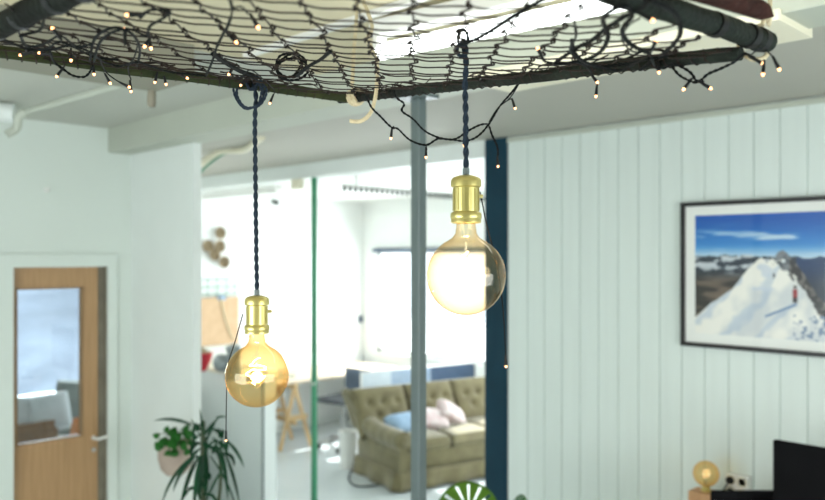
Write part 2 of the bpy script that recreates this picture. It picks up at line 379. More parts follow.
tag(bpy.data.objects['cable_duct'], 'slim white cable duct on the ceiling beside the fluorescent lamp', 'cable duct')
pp = thing('ceiling_pipe', 'thin white pipe below the ceiling with a round end by the door wall', 'pipe')
p0 = P(26, 112, 3.62); p1 = P(102, 90, 3.12)
MB().tube([p0, p1, p1 + (p1 - p0) * .6], .014, 12).build('pipe_run', M['beam'], pp)
MB().tube(spline([p0, p0 + Vector((-.02, .03, -.02)), p0 + Vector((-.02, .06, -.07)), p0 + Vector((-.06, .07, -.10))], 6), .019, 12).build('elbow', M['beam'], pp)
MB().tube([P(14, 113, 3.8), P(-30, 110, 3.75)], .045, 16).build('muffle', M['white'], pp)
# fittings of the middle and far room
c0 = [P(196, 168, 5.3), P(206, 160, 5.33), P(222, 151, 5.25), P(243, 150, 5.1), P(254, 143, 4.9), P(262, 137, 4.66)]
cb = thing('cable_bundle', 'bundle of white and green cables looping under the middle ceiling', 'cables')
MB().tube(spline(c0, 6), .022, 10).build('sleeve', M['cream'], cb)
MB().tube(spline([q + Vector((.03, 0, -.03 + .01 * i)) for i, q in enumerate(c0)], 6), .008, 8).build('green_cable', M['green'], cb)
fl = thing('fluorescent_lamp', 'white fluorescent batten lamp beyond the second beam, high in the far room', 'ceiling lamp')
MB().mm((4.27, 6.05, 2.70), (4.36, 7.5, 2.745), bev=.006).build('housing', M['plastic'], fl, smooth=False)
MB().tube([(4.315, 6.08, 2.685), (4.315, 7.46, 2.685)], .013, 12).build('tube', M['plastic'], fl)
MB().mm((4.29, 6.3, 2.745), (4.34, 7.3, 2.79)).build('bracket', M['plastic'], fl, smooth=False)
cr = thing('curtain_rail', 'white ceiling curtain rail with a row of hooks beside the green pole', 'curtain rail')
MB().mm((XW + .17, 4.60, 2.615), (XF - .01, 4.625, 2.635)).build('rail', M['plastic'], cr, smooth=False)
for i in range(46):
    x = XW + .19 + i * .055; MB().lathe([(0, -.045), (.005, -.04), (.020, 0), (0, 0)], (x, 4.612, 2.615), 6).build('rail_hook', M['pipe'], cr)
for x in (4.0, 5.2, 6.4): MB().mm((x, 4.605, 2.635), (x + .02, 4.62, 2.79)).build('hanger', M['plastic'], cr, smooth=False)
tag(MB().mm((XW - .05, 4.86, 2.60), (XW - .001, 4.96, 2.675), bev=.004).build('junction_box', M['cream'], smooth=False), 'beige junction box on the white beam beside the green pole', 'junction box')
p = P(273, 201, 7.54 * S2 / (1 - (273 - CX) / F)); mb = MB(); mb.tube([p + Vector((0, 0, 0)), p + Vector((0, -.07, -.02))], .035, 12)
o = mb.build('wall_sensor', M['greyfab']); tag(o, 'small grey sensor high on the far left wall', 'sensor'); MB().tube([p + Vector((0, -.07, -.02)), p + Vector((0, -.085, -.025))], .02, 12).build('lens', M['black'], o)
tt = (361.5 - CX) / F; p = P(361.5, 319, YF * S2 / (1 - tt)); tag(MB().box(p + Vector((-.02, -.008, 0)), (.07, .016, .09), bev=.003).build('light_switch', M['office'], smooth=False), 'dark switch on the far wall by the corner', 'switch')

# ================================================================== HANGING RACK
e1 = Vector((.675, -.738)); e2 = Vector((-.738, -.675)); C0 = Vector((-.129, 1.65))
def RZ(L, D):
    r = Vector((L, D)) - C0; return 2.424 - .073 * r.dot(e1) - .029 * r.dot(e2)
def rk(a, b, dz=0):
    q = C0 + e1 * a + e2 * b; return W(q.x, q.y, RZ(q.x, q.y) + dz)
def planeD(u, v, dz=0):
    t = (u - CX) / F; h = (HV - v) / F
    f = lambda D: EYE + h * D - RZ(t * D, D) - dz
    return -f(0) / (f(1) - f(0))
def pipeD(u):
    t = (u - CX) / F
    e = e2 if u < 350 else e1
    # C0.x + s e.x = t (C0.y + s e.y)
    s = (t * C0.y - C0.x) / (e.x - t * e.y); return C0.y + s * e.y
def PR(u, v, dz=-.006):
    D = min(planeD(u, v, dz), pipeD(u) - .004) if v > 20 else planeD(u, v, dz)
    return P(u, v, D)
rack = thing('hanging_rack', 'dark pipe frame with wire netting hung on ropes from the ceiling', 'hanging rack', tuple(rk(.45, .36)))
ro = rack.location.copy()
def loc(pts): return [Vector(q) - ro for q in pts]
def wob(p, q, n, amp):
    return [p.lerp(q, i / n) + Vector([noise.noise((p + Vector((i * .37, k * 3.1, 0)))) * amp for k in range(3)]) for i in range(n + 1)]
La, Lb = 1.03, .73
def pipe(A, B, r, m, nm='frame_pipe'):
    pts = wob(A, B, 26, .0035); rs = [r * (1 + .09 * noise.noise(Vector((i * .9, r * 500, 2)))) for i in range(27)]
    MB().tube(loc(pts), rs, 14).build(nm, m, rack)
pipe(rk(-.03, 0), rk(.825, 0), .0098, M['pipe'])
pipe(rk(0, -.03), rk(0, Lb + .05), .0100, M['pipe_moss'])
pipe(rk(-.04, Lb - .008), rk(La, Lb - .008), .0145, M['pipe_near'])
pipe(rk(.835, -.050, .020), rk(.835, Lb + .02, .020), .0140, M['pipe'])
# tape rings where pipes meet
tp = MB()
for (a, b, ax, r) in ((.835, .0, e2, .0160), (.835, -.03, e2, .0158), (.835, .09, e2, .0155), (.30, Lb - .008, e1, .0128), (.42, Lb - .008, e1, .0126), (.50, Lb - .008, e1, .0128), (.2, Lb - .008, e1, .0128)):
    c = rk(a, b, .020 if abs(a - .835) < .01 else 0); dv = W(ax.x, ax.y, 0).normalized()
    MB().tube(loc([c - dv * .007, c + dv * .007]), r if r > .013 else .0158, 14).build('tape_ring', M['black'], rack)
# netting
def Frow(L):
    return (.12 * L - .725 * L * L) if L > -.42 else (.12 * -.42 - .725 * .1764 + (L + .42) * .73)
def inside(L, D, pad=0):
    r = Vector((L, D)) - C0; return -pad < r.dot(e1) < .82 + pad and -pad < r.dot(e2) < Lb + pad
net = MB(); pit = .057; rp = .044
nodes = {}
for i in range(-13, 14):
    for j in range(0, 38):
        L = i * pit; D = 1.66 - j * rp
        jit = noise.noise(Vector((i * .9, j * .5, 5))) * .007
        off = .005 if j % 2 else -.005
        nodes[(i, j)] = (L + off * .5 + jit, D + Frow(L) + jit * .7, jit)
def npt(L, D, z=0): return W(L, D, RZ(L, D) + z) - ro
for i in range(-13, 14):
    for j in range(0, 38):
        L, D, zz = nodes[(i, j)]
        if not inside(L, D, .012): continue
        if (i + 1, j) in nodes:
            L2, D2, z2 = nodes[(i + 1, j)]
            if inside(L2, D2, .012):
                pts = []
                for k in range(9):
                    t = k / 8; s = math.sin(t * PI); a = .0055 * math.sin(2 * PI * t)
                    pts.append(npt(L + (L2 - L) * t, D + (D2 - D) * t + a * .8 + .007 * (t - .5), -.002 * s + zz))
                net.tube(pts, .00115, 5, cap=False)
        if (i, j + 1) in nodes:
            L2, D2, z2 = nodes[(i, j + 1)]
            if inside(L2, D2, .03):
                sg = 1 if j % 2 else -1
                pts = [npt(L - .0015, D + .004, 0), npt(L - .003, D - rp * .12, .001), npt(L * .5 + L2 * .5 + .0005, D * .5 + D2 * .5, 0), npt(L2 + .003, D2 + rp * .10, -.001), npt(L2 + .0015, D2 - .004, 0)]
                net.tube(spline(pts, 3), .00130, 5, cap=False)
        # knot: wire wraps round its neighbour
        q = npt(L, D, 0)
        net.tube([q + Vector((math.cos(t) * .0021, math.sin(t) * .0021, .0021 * math.sin(2 * t))) for t in [k * PI / 4 for k in range(8)]], .0010, 5, closed=True)
# lacing of the netting round the far pipes
def lace(A, B, n, r):
    ax = (B - A).normalized(); u = ax.orthogonal().normalized(); v = ax.cross(u); pts = []
    for k in range(n * 7):
        t = k / (n * 7); th = k * 2 * PI / 7
        rr = r * (1.0 + .12 * noise.noise(Vector((k * .31, 1, 0))))
        pts.append(A.lerp(B, t) + (u * math.cos(th) + v * math.sin(th)) * rr)
    net.tube(loc(pts), .0012, 4, cap=False)
lace(rk(.01, 0), rk(.80, 0), 40, .0101); lace(rk(0, .01), rk(0, .72), 34, .0103)
for k in range(26):    # frayed selvedge wires bunched on the pipes
    s = random.random(); ln = .10 + .1 * random.random(); side = random.random() < .5
    f_ = (lambda x, w, z: rk(x, w, z)) if side else (lambda x, w, z: rk(w, x, z))
    s0 = s * (.72 if side else .58)
    net.tube(spline(loc([f_(s0 + ln * t, .005 + .012 * math.sin(9 * t + k), .010 + .006 * math.cos(7 * t + k)) for t in (0, .25, .5, .75, 1)]), 4), .0012, 4)
net.build('wire_netting', M['net'], rack)

# ropes
def rope(name, label, paths, r=.0038):
    o = thing(name, label, 'rope', tuple(paths[0][0])); oo = o.location.copy()
    for nm, pth in zip(('rope_line', 'rope_loop', 'rope_tail'), paths):
        mb = MB(); twist(mb, [Vector(q) - oo for q in pth], r * .55, r * .62, .016, 3, 6, .003); mb.build(nm, M['rope'], o)
    return o
c = rk(.015, 0)
def ring(c, ax, r, n=12, turns=2.4, adv=.02):
    ax = Vector(ax).normalized(); u = Vector((0, 0, 1)); v = ax.cross(u).normalized()
    return [c + (u * math.cos(2 * PI * k * turns / (n * 2)) + v * math.sin(2 * PI * k * turns / (n * 2))) * r + ax * adv * (k / (n * 2) - .5) for k in range(n * 2 + 1)]
top = P(357, 2, 1.58); top2 = Vector((top.x, top.y, Z1))
rope('hanging_rope', 'cream rope tied round the far corner of the hanging rack with a loose tail',
     [[top2, top, P(354, 50, 1.56), P(352, 88, 1.55)],
      ring(rk(.02, 0), W(e1.x, e1.y, 0), .0145),
      [P(363, 0, 1.57), P(372, 26, 1.53), P(368, 40, 1.53), P(377, 62, 1.52), P(376, 92, 1.51), P(371, 112, 1.50), P(361, 121, 1.50), P(350, 121, 1.50)]])
kn = [P(372 + 6 * math.cos(t * 2.1) , 32 + 9 * math.sin(t * 1.3), 1.53 + .01 * math.sin(t)) for t in range(12)]
cR = rk(.80, 0)
tR = P(770, 0, 1.08)
rope('hanging_rope', 'cream rope looped round the right end of the hanging rack',
     [[Vector((tR.x, tR.y, Z1)), tR, P(766, 12, 1.06), P(762, 26, 1.05)],
      [P(760, 26, 1.07), P(744, 32, 1.08), P(739, 42, 1.07), P(742, 52, 1.06), P(752, 59, 1.05), P(764, 58, 1.05), P(768, 48, 1.08), P(764, 34, 1.09)]], .0030)
# pointed stick lying across the pipe
a = P(655, -22, .80); b = P(758, 9, .95); tp_ = P(773, 16, .97)
mb = MB(); mb.tube([a, a.lerp(b, .5) + Vector((0, 0, .002)), b, b.lerp(tp_, .35), tp_], [.0125, .0130, .0115, .0105, .0015], 12)
tag(mb.build('pointed_stick', M['rustwood']), 'dark red brown pointed stick lying on top of the right rack pipe', 'stick')

# ================================================================== PENDANTS
def pendant(u, D, vtop, label, gm, fil):
    ax = P(u, 255, D); zt = EYE + (HV - vtop) / F * D       # zt: top of brass holder
    root = thing('pendant_lamp', label, 'pendant lamp', (ax.x, ax.y, zt - .22), 0, None)
    z = lambda d: .22 - d
    # holder
    h = MB()
    prof = [(0, z(-.001)), (.010, z(-.001)), (.019, z(.002)), (.0225, z(.005)), (.0235, z(.009)), (.0235, z(.016)), (.0218, z(.0175)), (.0195, z(.018)),
            (.0195, z(.054)), (.0222, z(.0555)), (.0238, z(.058)), (.0238, z(.064)), (.0225, z(.066)), (.0230, z(.068)), (.0230, z(.071)), (.0195, z(.072)), (.0180, z(.068))]
    h.lathe(prof, (0, 0, 0), 36)
    for k in range(12):
        th = 2 * PI * k / 12; h.box((.0195 * math.cos(th), .0195 * math.sin(th), z(.036)), (.0018, .005, .034), rot=Matrix.Rotation(th, 3, 'Z'))
    ho = h.build('lamp_holder', M['brass'], root)
    MB().tube([(0, 0, z(-.012)), (0, 0, z(.001))], .0052, 12).build('cord_grip', M['grey_post'], root)
    MB().tube([(.019, -.008, z(.030)), (.026, -.010, z(.030))], .003, 8).build('screw', M['brass'], root)
    # bulb
    R = .060; zc = z(.1515); prof = [(.0135, z(.066)), (.0150, z(.078)), (.0165, z(.088)), (.021, z(.096))]
    for k in range(0, 40):
        th = math.radians(28 + (180 - 28) * k / 39); prof.append((max(0, R * math.sin(th)) if k < 39 else 0, zc + R * math.cos(th)))
    prof[3] = (.0215, z(.0945))
    bulb = MB().lathe(prof, (0, 0, 0), 48).build('glass_bulb', gm, root)
    st = MB().lathe([(.0095, z(.070)), (.0075, z(.085)), (.0035, z(.098)), (.0022, z(.125)), (.003, z(.128)), (0, z(.130))], (0, 0, 0), 14)
    st.build('glass_stem', M['glass'], bulb)
    fp = []
    if fil == 'curl':
        for k in range(90):
            t = k / 89; th = t * 2 * PI * 2.6; rr = .007 + .013 * math.sin(t * PI) * (1 + .25 * math.sin(5 * th)) ; fp.append(Vector((rr * math.cos(th), rr * math.sin(th) * .6, z(.120 + .050 * t) + .003 * math.sin(th * 1.7))))
        MB().tube(fp, .0010, 6).build('filament', M['fil'], bulb)
    else:
        for k in range(90):
            t = k / 89; th = t * 2 * PI * 2.2; rr = .004 + .016 * math.sin(t * PI); fp.append(Vector((rr * math.cos(th), rr * math.sin(th), z(.115 + .062 * t))))
        MB().tube(fp, .0012, 6).build('filament', M['fil'], bulb)
    wr = MB(); wr.tube([(.001, 0, z(.10)), (.002, 0, z(.130)), fp[0]], .0005, 5); wr.tube([(-.001, 0, z(.10)), (-.003, 0, z(.14)), fp[-1]], .0005, 5); wr.build('lead_wire', M['chrome'], bulb)
    l = bpy.data.lights.new('filament_glow', 'POINT'); l.energy = 1.2; l.color = (1, .7, .38); l.shadow_soft_size = .012
    lo = bpy.data.objects.new('filament_glow', l); C.objects.link(lo); lo.parent = root; lo.location = (0, 0, z(.148))
    return root, ax, zt
pl, axl, ztl = pendant(257, 1.525, 296, 'globe bulb pendant with amber glass and curled filament, the lower left one', M['amber'], 'curl')
pr, axr, ztr = pendant(466, 1.215, 176, 'larger looking globe bulb pendant with pale clear glass, the upper right one', M['amber2'], 'spiral')
def cord_for(root, pts):
    o = root.location.copy(); mb = MB(); twist(mb, [Vector(q) - o for q in pts], .0021, .0027, .034, 2, 7); mb.build('cord', M['cord'], root); return
cord_for(pl, [Vector((axl.x, axl.y, ztl + .008)), P(256.3, 250, 1.52), P(255.5, 180, 1.507), P(255, 120, 1.492), P(256, 98, 1.488), P(254, 84, 1.485), P(252, 76, 1.47)])
cord_for(pr, [Vector((axr.x, axr.y, ztr + .008)), P(466, 150, 1.215), P(465.5, 105, 1.215), P(465, 85, 1.21), P(466, 66, 1.205), P(465, 52, 1.20), P(463, 40, 1.20)])
def coil(parent, nm, cu, cv, D, rx, ry, turns, amp, r=.0022, ph=0, twisted=True):
    o = parent.location.copy() if parent else Vector(); pts = []
    for k in range(int(turns * 14) + 1):
        th = ph + k * 2 * PI / 14; g = 1 + amp * noise.noise(Vector((k * .23, ph, D)))
        pts.append(P(cu + rx * g * math.cos(th), cv + ry * g * math.sin(th), D + .010 * math.sin(th * .5 + k * .06)) - o)
    mb = MB()
    if twisted: twist(mb, pts[::2], .0011, .0014, .016, 2, 5, .004)
    else: mb.tube(spline(pts, 2), r, 6)
    return mb
coil(pl, 'cord_coil', 250, 90, 1.475, 15, 15, 3.2, .5).build('cord_coil', M['cord'], pl)
coil(pl, 'c', 252, 82, 1.48, 5, 7, 5, .3, ph=1).build('cord_knot', M['cord'], pl)
kk = coil(pr, 'c', 462, 50, 1.20, 5, 6, 5, .3, ph=2); kk.build('cord_knot', M['cord'], pr)
coil(pr, 'c', 463, 38, 1.20, 5, 9, 1.6, .2, ph=.3).build('cord_coil', M['cord'], pr)

# black cables lying on the netting
def cable(pts, label, r=.0024, dz=-.003, tw=True, nm='power_cable'):
    q = [PR(u, v, dz) for (u, v) in pts]; mb = MB()
    if tw: twist(mb, q, .0014, .0018, .020, 2, 5, .004)
    else: mb.tube(spline(q, 5), r, 6)
    return tag(mb.build(nm, M['blackcable']), label, 'cable')
mb = coil(None, '', 292, 66, 1.36, 14, 11, 3.2, .7, ph=.4); tag(mb.build('power_cable', M['blackcable']), 'coiled black twisted cable tied on the netting right of the left pendant cord', 'cable')
cable([(213, 54), (226, 63), (240, 71), (252, 75)], 'short black cable end running into the left pendant cord coil', .004, tw=False)
cable([(297, 76), (309, 66), (320, 60), (331, 51)], 'short black cable end sticking out right of the coiled cable', .0028, tw=False)
cable([(462, 44), (478, 38), (495, 28), (507, 20), (520, 12), (536, 3), (548, -4)], 'black twisted cable running up right from the right pendant knot', .002)
cable([(556, 62), (566, 55), (580, 46), (592, 40), (604, 30), (622, 18), (640, 8), (655, -4)], 'thick black cable slanting up across the right of the netting', .0024)
cable([(575, 62), (590, 58), (602, 50), (608, 36), (603, 20), (612, 10), (626, 6), (632, 16), (622, 30), (630, 44), (650, 54)], 'black twisted cable looping round the netting at the right', .002)
cable([(640, 70), (660, 56), (672, 46), (680, 34), (678, 18), (668, 8), (652, 2), (640, -4)], 'black twisted cable curving beside the right rack pipe', .002)
cable([(572, 40), (574, 52), (584, 62), (600, 66), (625, 64), (650, 58), (668, 56)], 'black cable wound along the far rack pipe at the right', .0022)
cable([(45, 12), (40, 30), (22, 36), (28, 48), (50, 50), (70, 46), (92, 56), (118, 60)], 'black cable tangled in the netting at the far left', .0018, tw=False)
cable([(90, 60), (94, 40), (106, 30), (120, 28), (134, 36), (140, 50), (137, 66)], 'black cable arching over the left string bulbs', .0019, tw=False)

# ================================================================== FAIRY LIGHTS
def fairy(label, wires, bulbs, group):
    root = thing('string_lights', label, 'string lights', tuple(wires[0][0]), 0, group); o = root.location.copy()
    w = MB()
    for k, q in enumerate(wires): 
        if len(q) > 5: twist(w, [x - o for x in q], .0011, .0012, .016, 2, 4, .005)
        else: w.tube(spline([x - o for x in q], 5), .0011, 5)
    w.build('wire', M['blackcable'], root)
    for (p, d) in bulbs:
        d = Vector(d).normalized(); s = MB()
        s.tube([p - o - d * .018, p - o - d * .006, p - o - d * .001], [.0016, .0024, .0026], 8)
        so = s.build('bulb_socket', M['black'], root)
        b = MB(); b.lathe([(0, .0032), (.0012, .0028), (.0019, .0012), (.0021, 0), (.0021, -.003)], tuple(p - o), 10, axis=d); b.build('bulb', M['led'], so)
    return root
def bd(u, v, du, dv): # bulb at pixel, its socket lies towards (u+du, v+dv)
    D = min(planeD(u, v, -.008), pipeD(u) - .012) if v > 20 else planeD(u, v, -.008)
    p = P(u, v, D); q = P(u + du, v + dv, D); return (p, p - q)
def wp(pts, off=-.008):
    out = []
    for (u, v) in pts:
        D = min(planeD(u, v, off), pipeD(u) - .010) if v > 20 else planeD(u, v, off)
        out.append(P(u, v, D))
    return out
L1 = [bd(21, 55, 8, -2), bd(40, 53, 9, 1), bd(53, 29, 6, 8), bd(71, 60, 0, -10), bd(57, 76, 6, -8), bd(94, 74, -1, -10), bd(110, 83, -5, -9), bd(129, 87, -10, -5), bd(131, 91, -1, -10),
      bd(125, 30, 0, 9), bd(128, 15, 10, 0), bd(145, 46, 5, -8), bd(151, 48, -2, -10), bd(155, 82, 2, -8), bd(166, 84, -2, -8), bd(187, 78, -8, -4)]
W1 = [wp([(0, 38), (14, 44), (30, 50), (48, 48), (58, 42), (72, 46), (90, 52), (104, 62), (120, 66), (136, 62), (150, 66), (170, 72), (190, 74), (206, 76)]),
      wp([(50, 52), (54, 62), (63, 69), (74, 76), (86, 76), (93, 66)]), wp([(94, 62), (98, 46), (106, 36), (118, 30), (132, 30), (146, 36), (150, 26), (160, 20), (170, 12), (150, 10), (140, 18)]),
      wp([(100, 60), (106, 72), (116, 80), (124, 84)]), wp([(131, 80), (128, 68), (134, 58), (138, 44)]), wp([(20, 36), (28, 46), (44, 44), (60, 36), (76, 46), (92, 44)])]
fairy('fairy light string tangled in the left end of the netting', W1, L1, 'fairy light strings on the rack')
L2 = [bd(258, 27, -6, -10), bd(236, 42, -8, -8), bd(229, 74, 4, -6), bd(241, 85, 4, -6), bd(270, 103, 4, -10)]
W2 = [wp([(206, 76), (212, 62), (218, 44), (226, 30), (232, 12), (230, 0)]), wp([(222, 34), (228, 26), (226, 32)]), wp([(232, 8), (242, 7), (248, 14)]), wp([(241, 78), (250, 70), (262, 78), (274, 90), (273, 96)])]
fairy('fairy light string round the left pendant cord coil', W2, L2, 'fairy light strings on the rack')
Dh = 1.385
h = lambda *q: [P(u, v, Dh + .02) for (u, v) in q]
def hb(u, v, du, dv): return (P(u, v, Dh + .02), P(u, v, Dh + .02) - P(u + du, v + dv, Dh + .02))
W3 = [h((393, 90), (397, 98), (404, 104), (402, 111), (413, 119), (425, 131), (440, 138), (455, 140), (466, 141), (478, 136), (489, 124), (500, 106), (512, 92), (521, 80)),
      h((366, 96), (372, 108), (380, 116), (391, 127), (398, 129), (410, 140), (426, 145), (438, 139), (455, 139), (468, 131), (480, 125), (488, 125), (492, 135), (497, 146), (498, 156)),
      h((489, 122), (498, 108), (510, 98), (519, 84)), h((394, 126), (392, 129), (391, 131)), h((426, 144), (427, 150)), h((466, 136), (465, 139)), h((507, 101), (511, 99), (514, 102))]
L3 = [hb(391, 138, 1, -10), hb(426, 157, 0, -10), hb(464, 145, 0, -10), hb(498, 166, -1, -12), hb(515, 108, -3, -9)]
fairy('fairy light string hanging in a swag between the grey post and blue post', W3, L3, 'fairy light strings on the rack')
L4 = [bd(538, 49, 4, 8), bd(597, 82, -7, -9), bd(596, 96, 1, -10), bd(652, 20, -8, -4), bd(656, 41, -4, 8), bd(659, 72, -1, -9), bd(684, 89, 6, -8), bd(710, 88, -10, -6), bd(762, 63, -12, -6), bd(763, 74, 1, -12), bd(779, 69, -6, -12)]
W4 = [wp([(541, 56), (546, 62), (560, 64), (576, 62), (588, 68), (592, 74)]), wp([(574, 20), (576, 36), (570, 50), (580, 60), (596, 66), (620, 70), (648, 58), (655, 66), (664, 68), (674, 64), (690, 72), (696, 80), (704, 82)]),
      wp([(672, 66), (678, 74), (688, 80), (698, 82), (708, 74), (722, 68), (734, 62), (744, 54), (754, 58)]), wp([(764, 52), (760, 48), (752, 54)]), wp([(766, 50), (772, 56), (774, 60)]), wp([(640, 18), (628, 26), (622, 40), (634, 52), (650, 50)])]
fairy('fairy light string wound along the right end of the rack', W4, L4, 'fairy light strings on the rack')
# single dangling droppers
def dropper(label, pts, D0):
    q = [P(u, v, D) for (u, v, D) in pts]
    fairy(label, [q[:5]], [(q[-1], q[-1] - q[-2])], 'dangling single fairy bulbs')
dropper('single fairy bulb dangling left of the left pendant, above the plant', [(243, 314, 1.51), (235, 342, 1.55), (228, 366, 1.57), (226.5, 400, 1.57), (226, 440, 1.57)], 0)
dropper('single fairy bulb dangling beside the right pendant, in front of the blue post', [(480, 192, 1.23), (487, 226, 1.26), (496, 262, 1.29), (503, 310, 1.30), (506, 366, 1.30)], 0)

# ================================================================== PICTURE
fy1 = 1.831; fy0 = .87; fz0, fz1 = 1.660, 2.354; X = XW - .001; tF = .020; dF = .028
pic = thing('framed_picture', 'framed snowy mountain photograph hanging on the white boarded wall', 'picture', (X, (fy0 + fy1) / 2, fz0))
o = pic.location.copy(); fr = MB()
for a, b in (((X - dF, fy0, fz0), (X, fy0 + tF, fz1)), ((X - dF, fy1 - tF, fz0), (X, fy1, fz1)), ((X - dF, fy0 + tF, fz0), (X, fy1 - tF, fz0 + tF)), ((X - dF, fy0 + tF, fz1 - tF), (X, fy1 - tF, fz1))):
    fr.mm(Vector(a) - o, Vector(b) - o, bev=.0015)
fr.build('frame', M['frameblk'], pic, smooth=False)
MB().mm(Vector((X - .012, fy0 + tF, fz0 + tF)) - o, Vector((X - .002, fy1 - tF, fz1 - tF)) - o).build('mount', M['mountwhite'], pic, smooth=False)
iy1, iy0, iz0, iz1 = fy1 - tF - .050, fy0 + tF + .05, fz0 + tF + .045, fz1 - tF - .045
def fbm(x, y, s, o_=4): return noise.fractal(Vector((x * s, y * s, 3.3)), 1.0, 2.0, o_)
def lerp3(a, b, t): t = max(0, min(1, t)); return [a[k] + (b[k] - a[k]) * t for k in range(3)]
def interp(xs, ys, x):
    if x <= xs[0]: return ys[0]
    for i in range(len(xs) - 1):
        if x <= xs[i + 1]: return ys[i] + (ys[i + 1] - ys[i]) * (x - xs[i]) / (xs[i + 1] - xs[i])
    return ys[-1]
def sm(a, b, x): t = max(0, min(1, (x - a) / (b - a))); return t * t * (3 - 2 * t)
def art(s, t):   # s: left to right, t: top (0) to bottom (1); srgb
    hor = .36
    ct = fbm(s * 1.0, t * 5, 3.0)
    sky = lerp3((8, 84, 172), (62, 142, 208), sm(0, .33, t)); sky = lerp3(sky, (205, 222, 232), sm(.24, .36, t) * .85)
    sky = lerp3(sky, (190, 212, 230), sm(.12, .6, ct) * sm(0.06, .2, t))
    col = sky
    # distant range
    rg = hor - .012 + .03 * fbm(s, 0, 9)
    if t > rg:
        n = fbm(s, t * 2.2, 11)
        far = lerp3((38, 48, 62), (200, 206, 212), sm(.02, .4, n) * (1 - sm(.42, .56, t)))
        low = lerp3((42, 38, 34), (112, 96, 84), sm(-.3, .5, fbm(s * .7 + 4, t * 3, 8)))
        col = lerp3(far, low, sm(.44, .58, t))
        if s > .57: col = lerp3((20, 52, 96), (34, 44, 62), sm(.4, .62, t))
    # main peak outline
    top = interp([0, .10, .22, .31, .36, .385, .41, .435, .45, .475, .50, .525, .545, .575, .62, .68, .76, .88, 1.0],
                 [.86, .74, .62, .44, .37, .355, .39, .37, .36, .315, .30, .33, .37, .41, .52, .66, .78, .86, .92, ], s) + .012 * fbm(s, 5, 14)
    if t > top:
        d = t - top
        ridge = interp([.3, .5, .7, .9, 1.1], [.47, .50, .55, .60, .66], t)   # line between lit and shaded flank
        n = fbm(s * 1.5 - t * .6, t + s, 3, 3); snow = lerp3((208, 212, 214), (240, 238, 230), sm(-.35, .25, n))
        wave = math.sin((s * 1.6 + t) * 21 + 3 * n); snow = lerp3(snow, (158, 178, 202), sm(.35, 1, wave) * .45 * (1 - sm(.5, .62, s)))
        if s > .33 and s < .46 and t < .62: snow = lerp3(snow, (196, 206, 220), sm(-.1, .3, fbm(s, t, 12)) * .7)
        col = snow
        rk_ = fbm(s * 1.4, t * .9, 22, 5)
        rock = sm(.44, .50, s) * (1 - sm(.10, .19, d)) * (1 if s < .60 else .9)
        if .445 < s < .56 and d < .16 and rk_ > -.12 - .2 * (.16 - d): col = lerp3((58, 64, 74), (120, 124, 130), sm(-.1, .4, rk_))
        if s > .53 and d < .10 + .05 * rk_ + .03: col = lerp3((44, 42, 46), (118, 112, 108), sm(-.1, .45, rk_))
        if t > .80 and .55 < s < .72 and rk_ > .16: col = (120, 140, 168)
        # long shadow of the climber on the snow
        ls = (s - .40) / .17
        if 0 < ls < 1 and abs(t - (.83 - .11 * ls)) < .010: col = (104, 136, 176)
    # climber on the ridge
    if abs(s - .56) < .011 and .60 < t < .71: col = (150, 44, 50) if t < .67 else (46, 40, 48)
    if (s - .56) ** 2 + ((t - .585) * .72) ** 2 < .00009: col = (60, 40, 40)
    return col
NU, NV = 240, 170
bm = bmesh.new(); lay = bm.loops.layers.float_color.new('ink')
vs = [[bm.verts.new(Vector((X - .0135, iy1 + (iy0 - iy1) * i / NU, iz1 + (iz0 - iz1) * j / NV)) - o) for j in range(NV + 1)] for i in range(NU + 1)]
lin = lambda c: ((c / 255 + .055) / 1.055) ** 2.4 if c > 10 else c / 255 / 12.92
cols = {}
for i in range(NU):
    for j in range(NV):
        f = bm.faces.new((vs[i][j], vs[i + 1][j], vs[i + 1][j + 1], vs[i][j + 1]))
        for lp_ in f.loops:
            key = lp_.vert.index if False else id(lp_.vert)
            if key not in cols:
                c_ = lp_.vert.co + o; cc = art((iy1 - c_.y) / (iy1 - iy0), (iz1 - c_.z) / (iz1 - iz0)); cols[key] = (lin(cc[0]), lin(cc[1]), lin(cc[2]), 1)
            lp_[lay] = cols[key]
me = bpy.data.meshes.new('print'); bm.to_mesh(me); bm.free()
m, nt, out = new_mat('mountain print'); bs = nt.nodes.new('ShaderNodeBsdfPrincipled'); at_ = nt.nodes.new('ShaderNodeVertexColor'); at_.layer_name = 'ink'
nt.links.new(at_.outputs[0], bs.inputs['Base Color']); bs.inputs['Roughness'].default_value = .35; nt.links.new(bs.outputs[0], out.inputs[0]); me.materials.append(m)
po = bpy.data.objects.new('mountain_print', me); C.objects.link(po); po.parent = pic
MB().mm(Vector((X - .0200, fy0 + tF, fz0 + tF)) - o, Vector((X - .0185, fy1 - tF, fz1 - tF)) - o).build('pane', thin_glass('picture glass', (1, 1, 1), 1.4, .7), pic, smooth=False)

# ================================================================== RIGHT CORNER DESK
dk = thing('office_desk', 'pale desk against the white boarded wall', 'desk', (3.3, .9, 0))
MB().mm((-.38, -1.0, .74), (.385, .98, .765), bev=.003).build('tabletop', M['plank'], dk, smooth=False)
for sx, sy in ((-.33, -.95), (-.33, .93), (.34, -.95), (.34, .93)): MB().mm((sx - .02, sy - .02, 0), (sx + .02, sy + .02, .74)).build('leg', M['chrome'], dk, smooth=False)
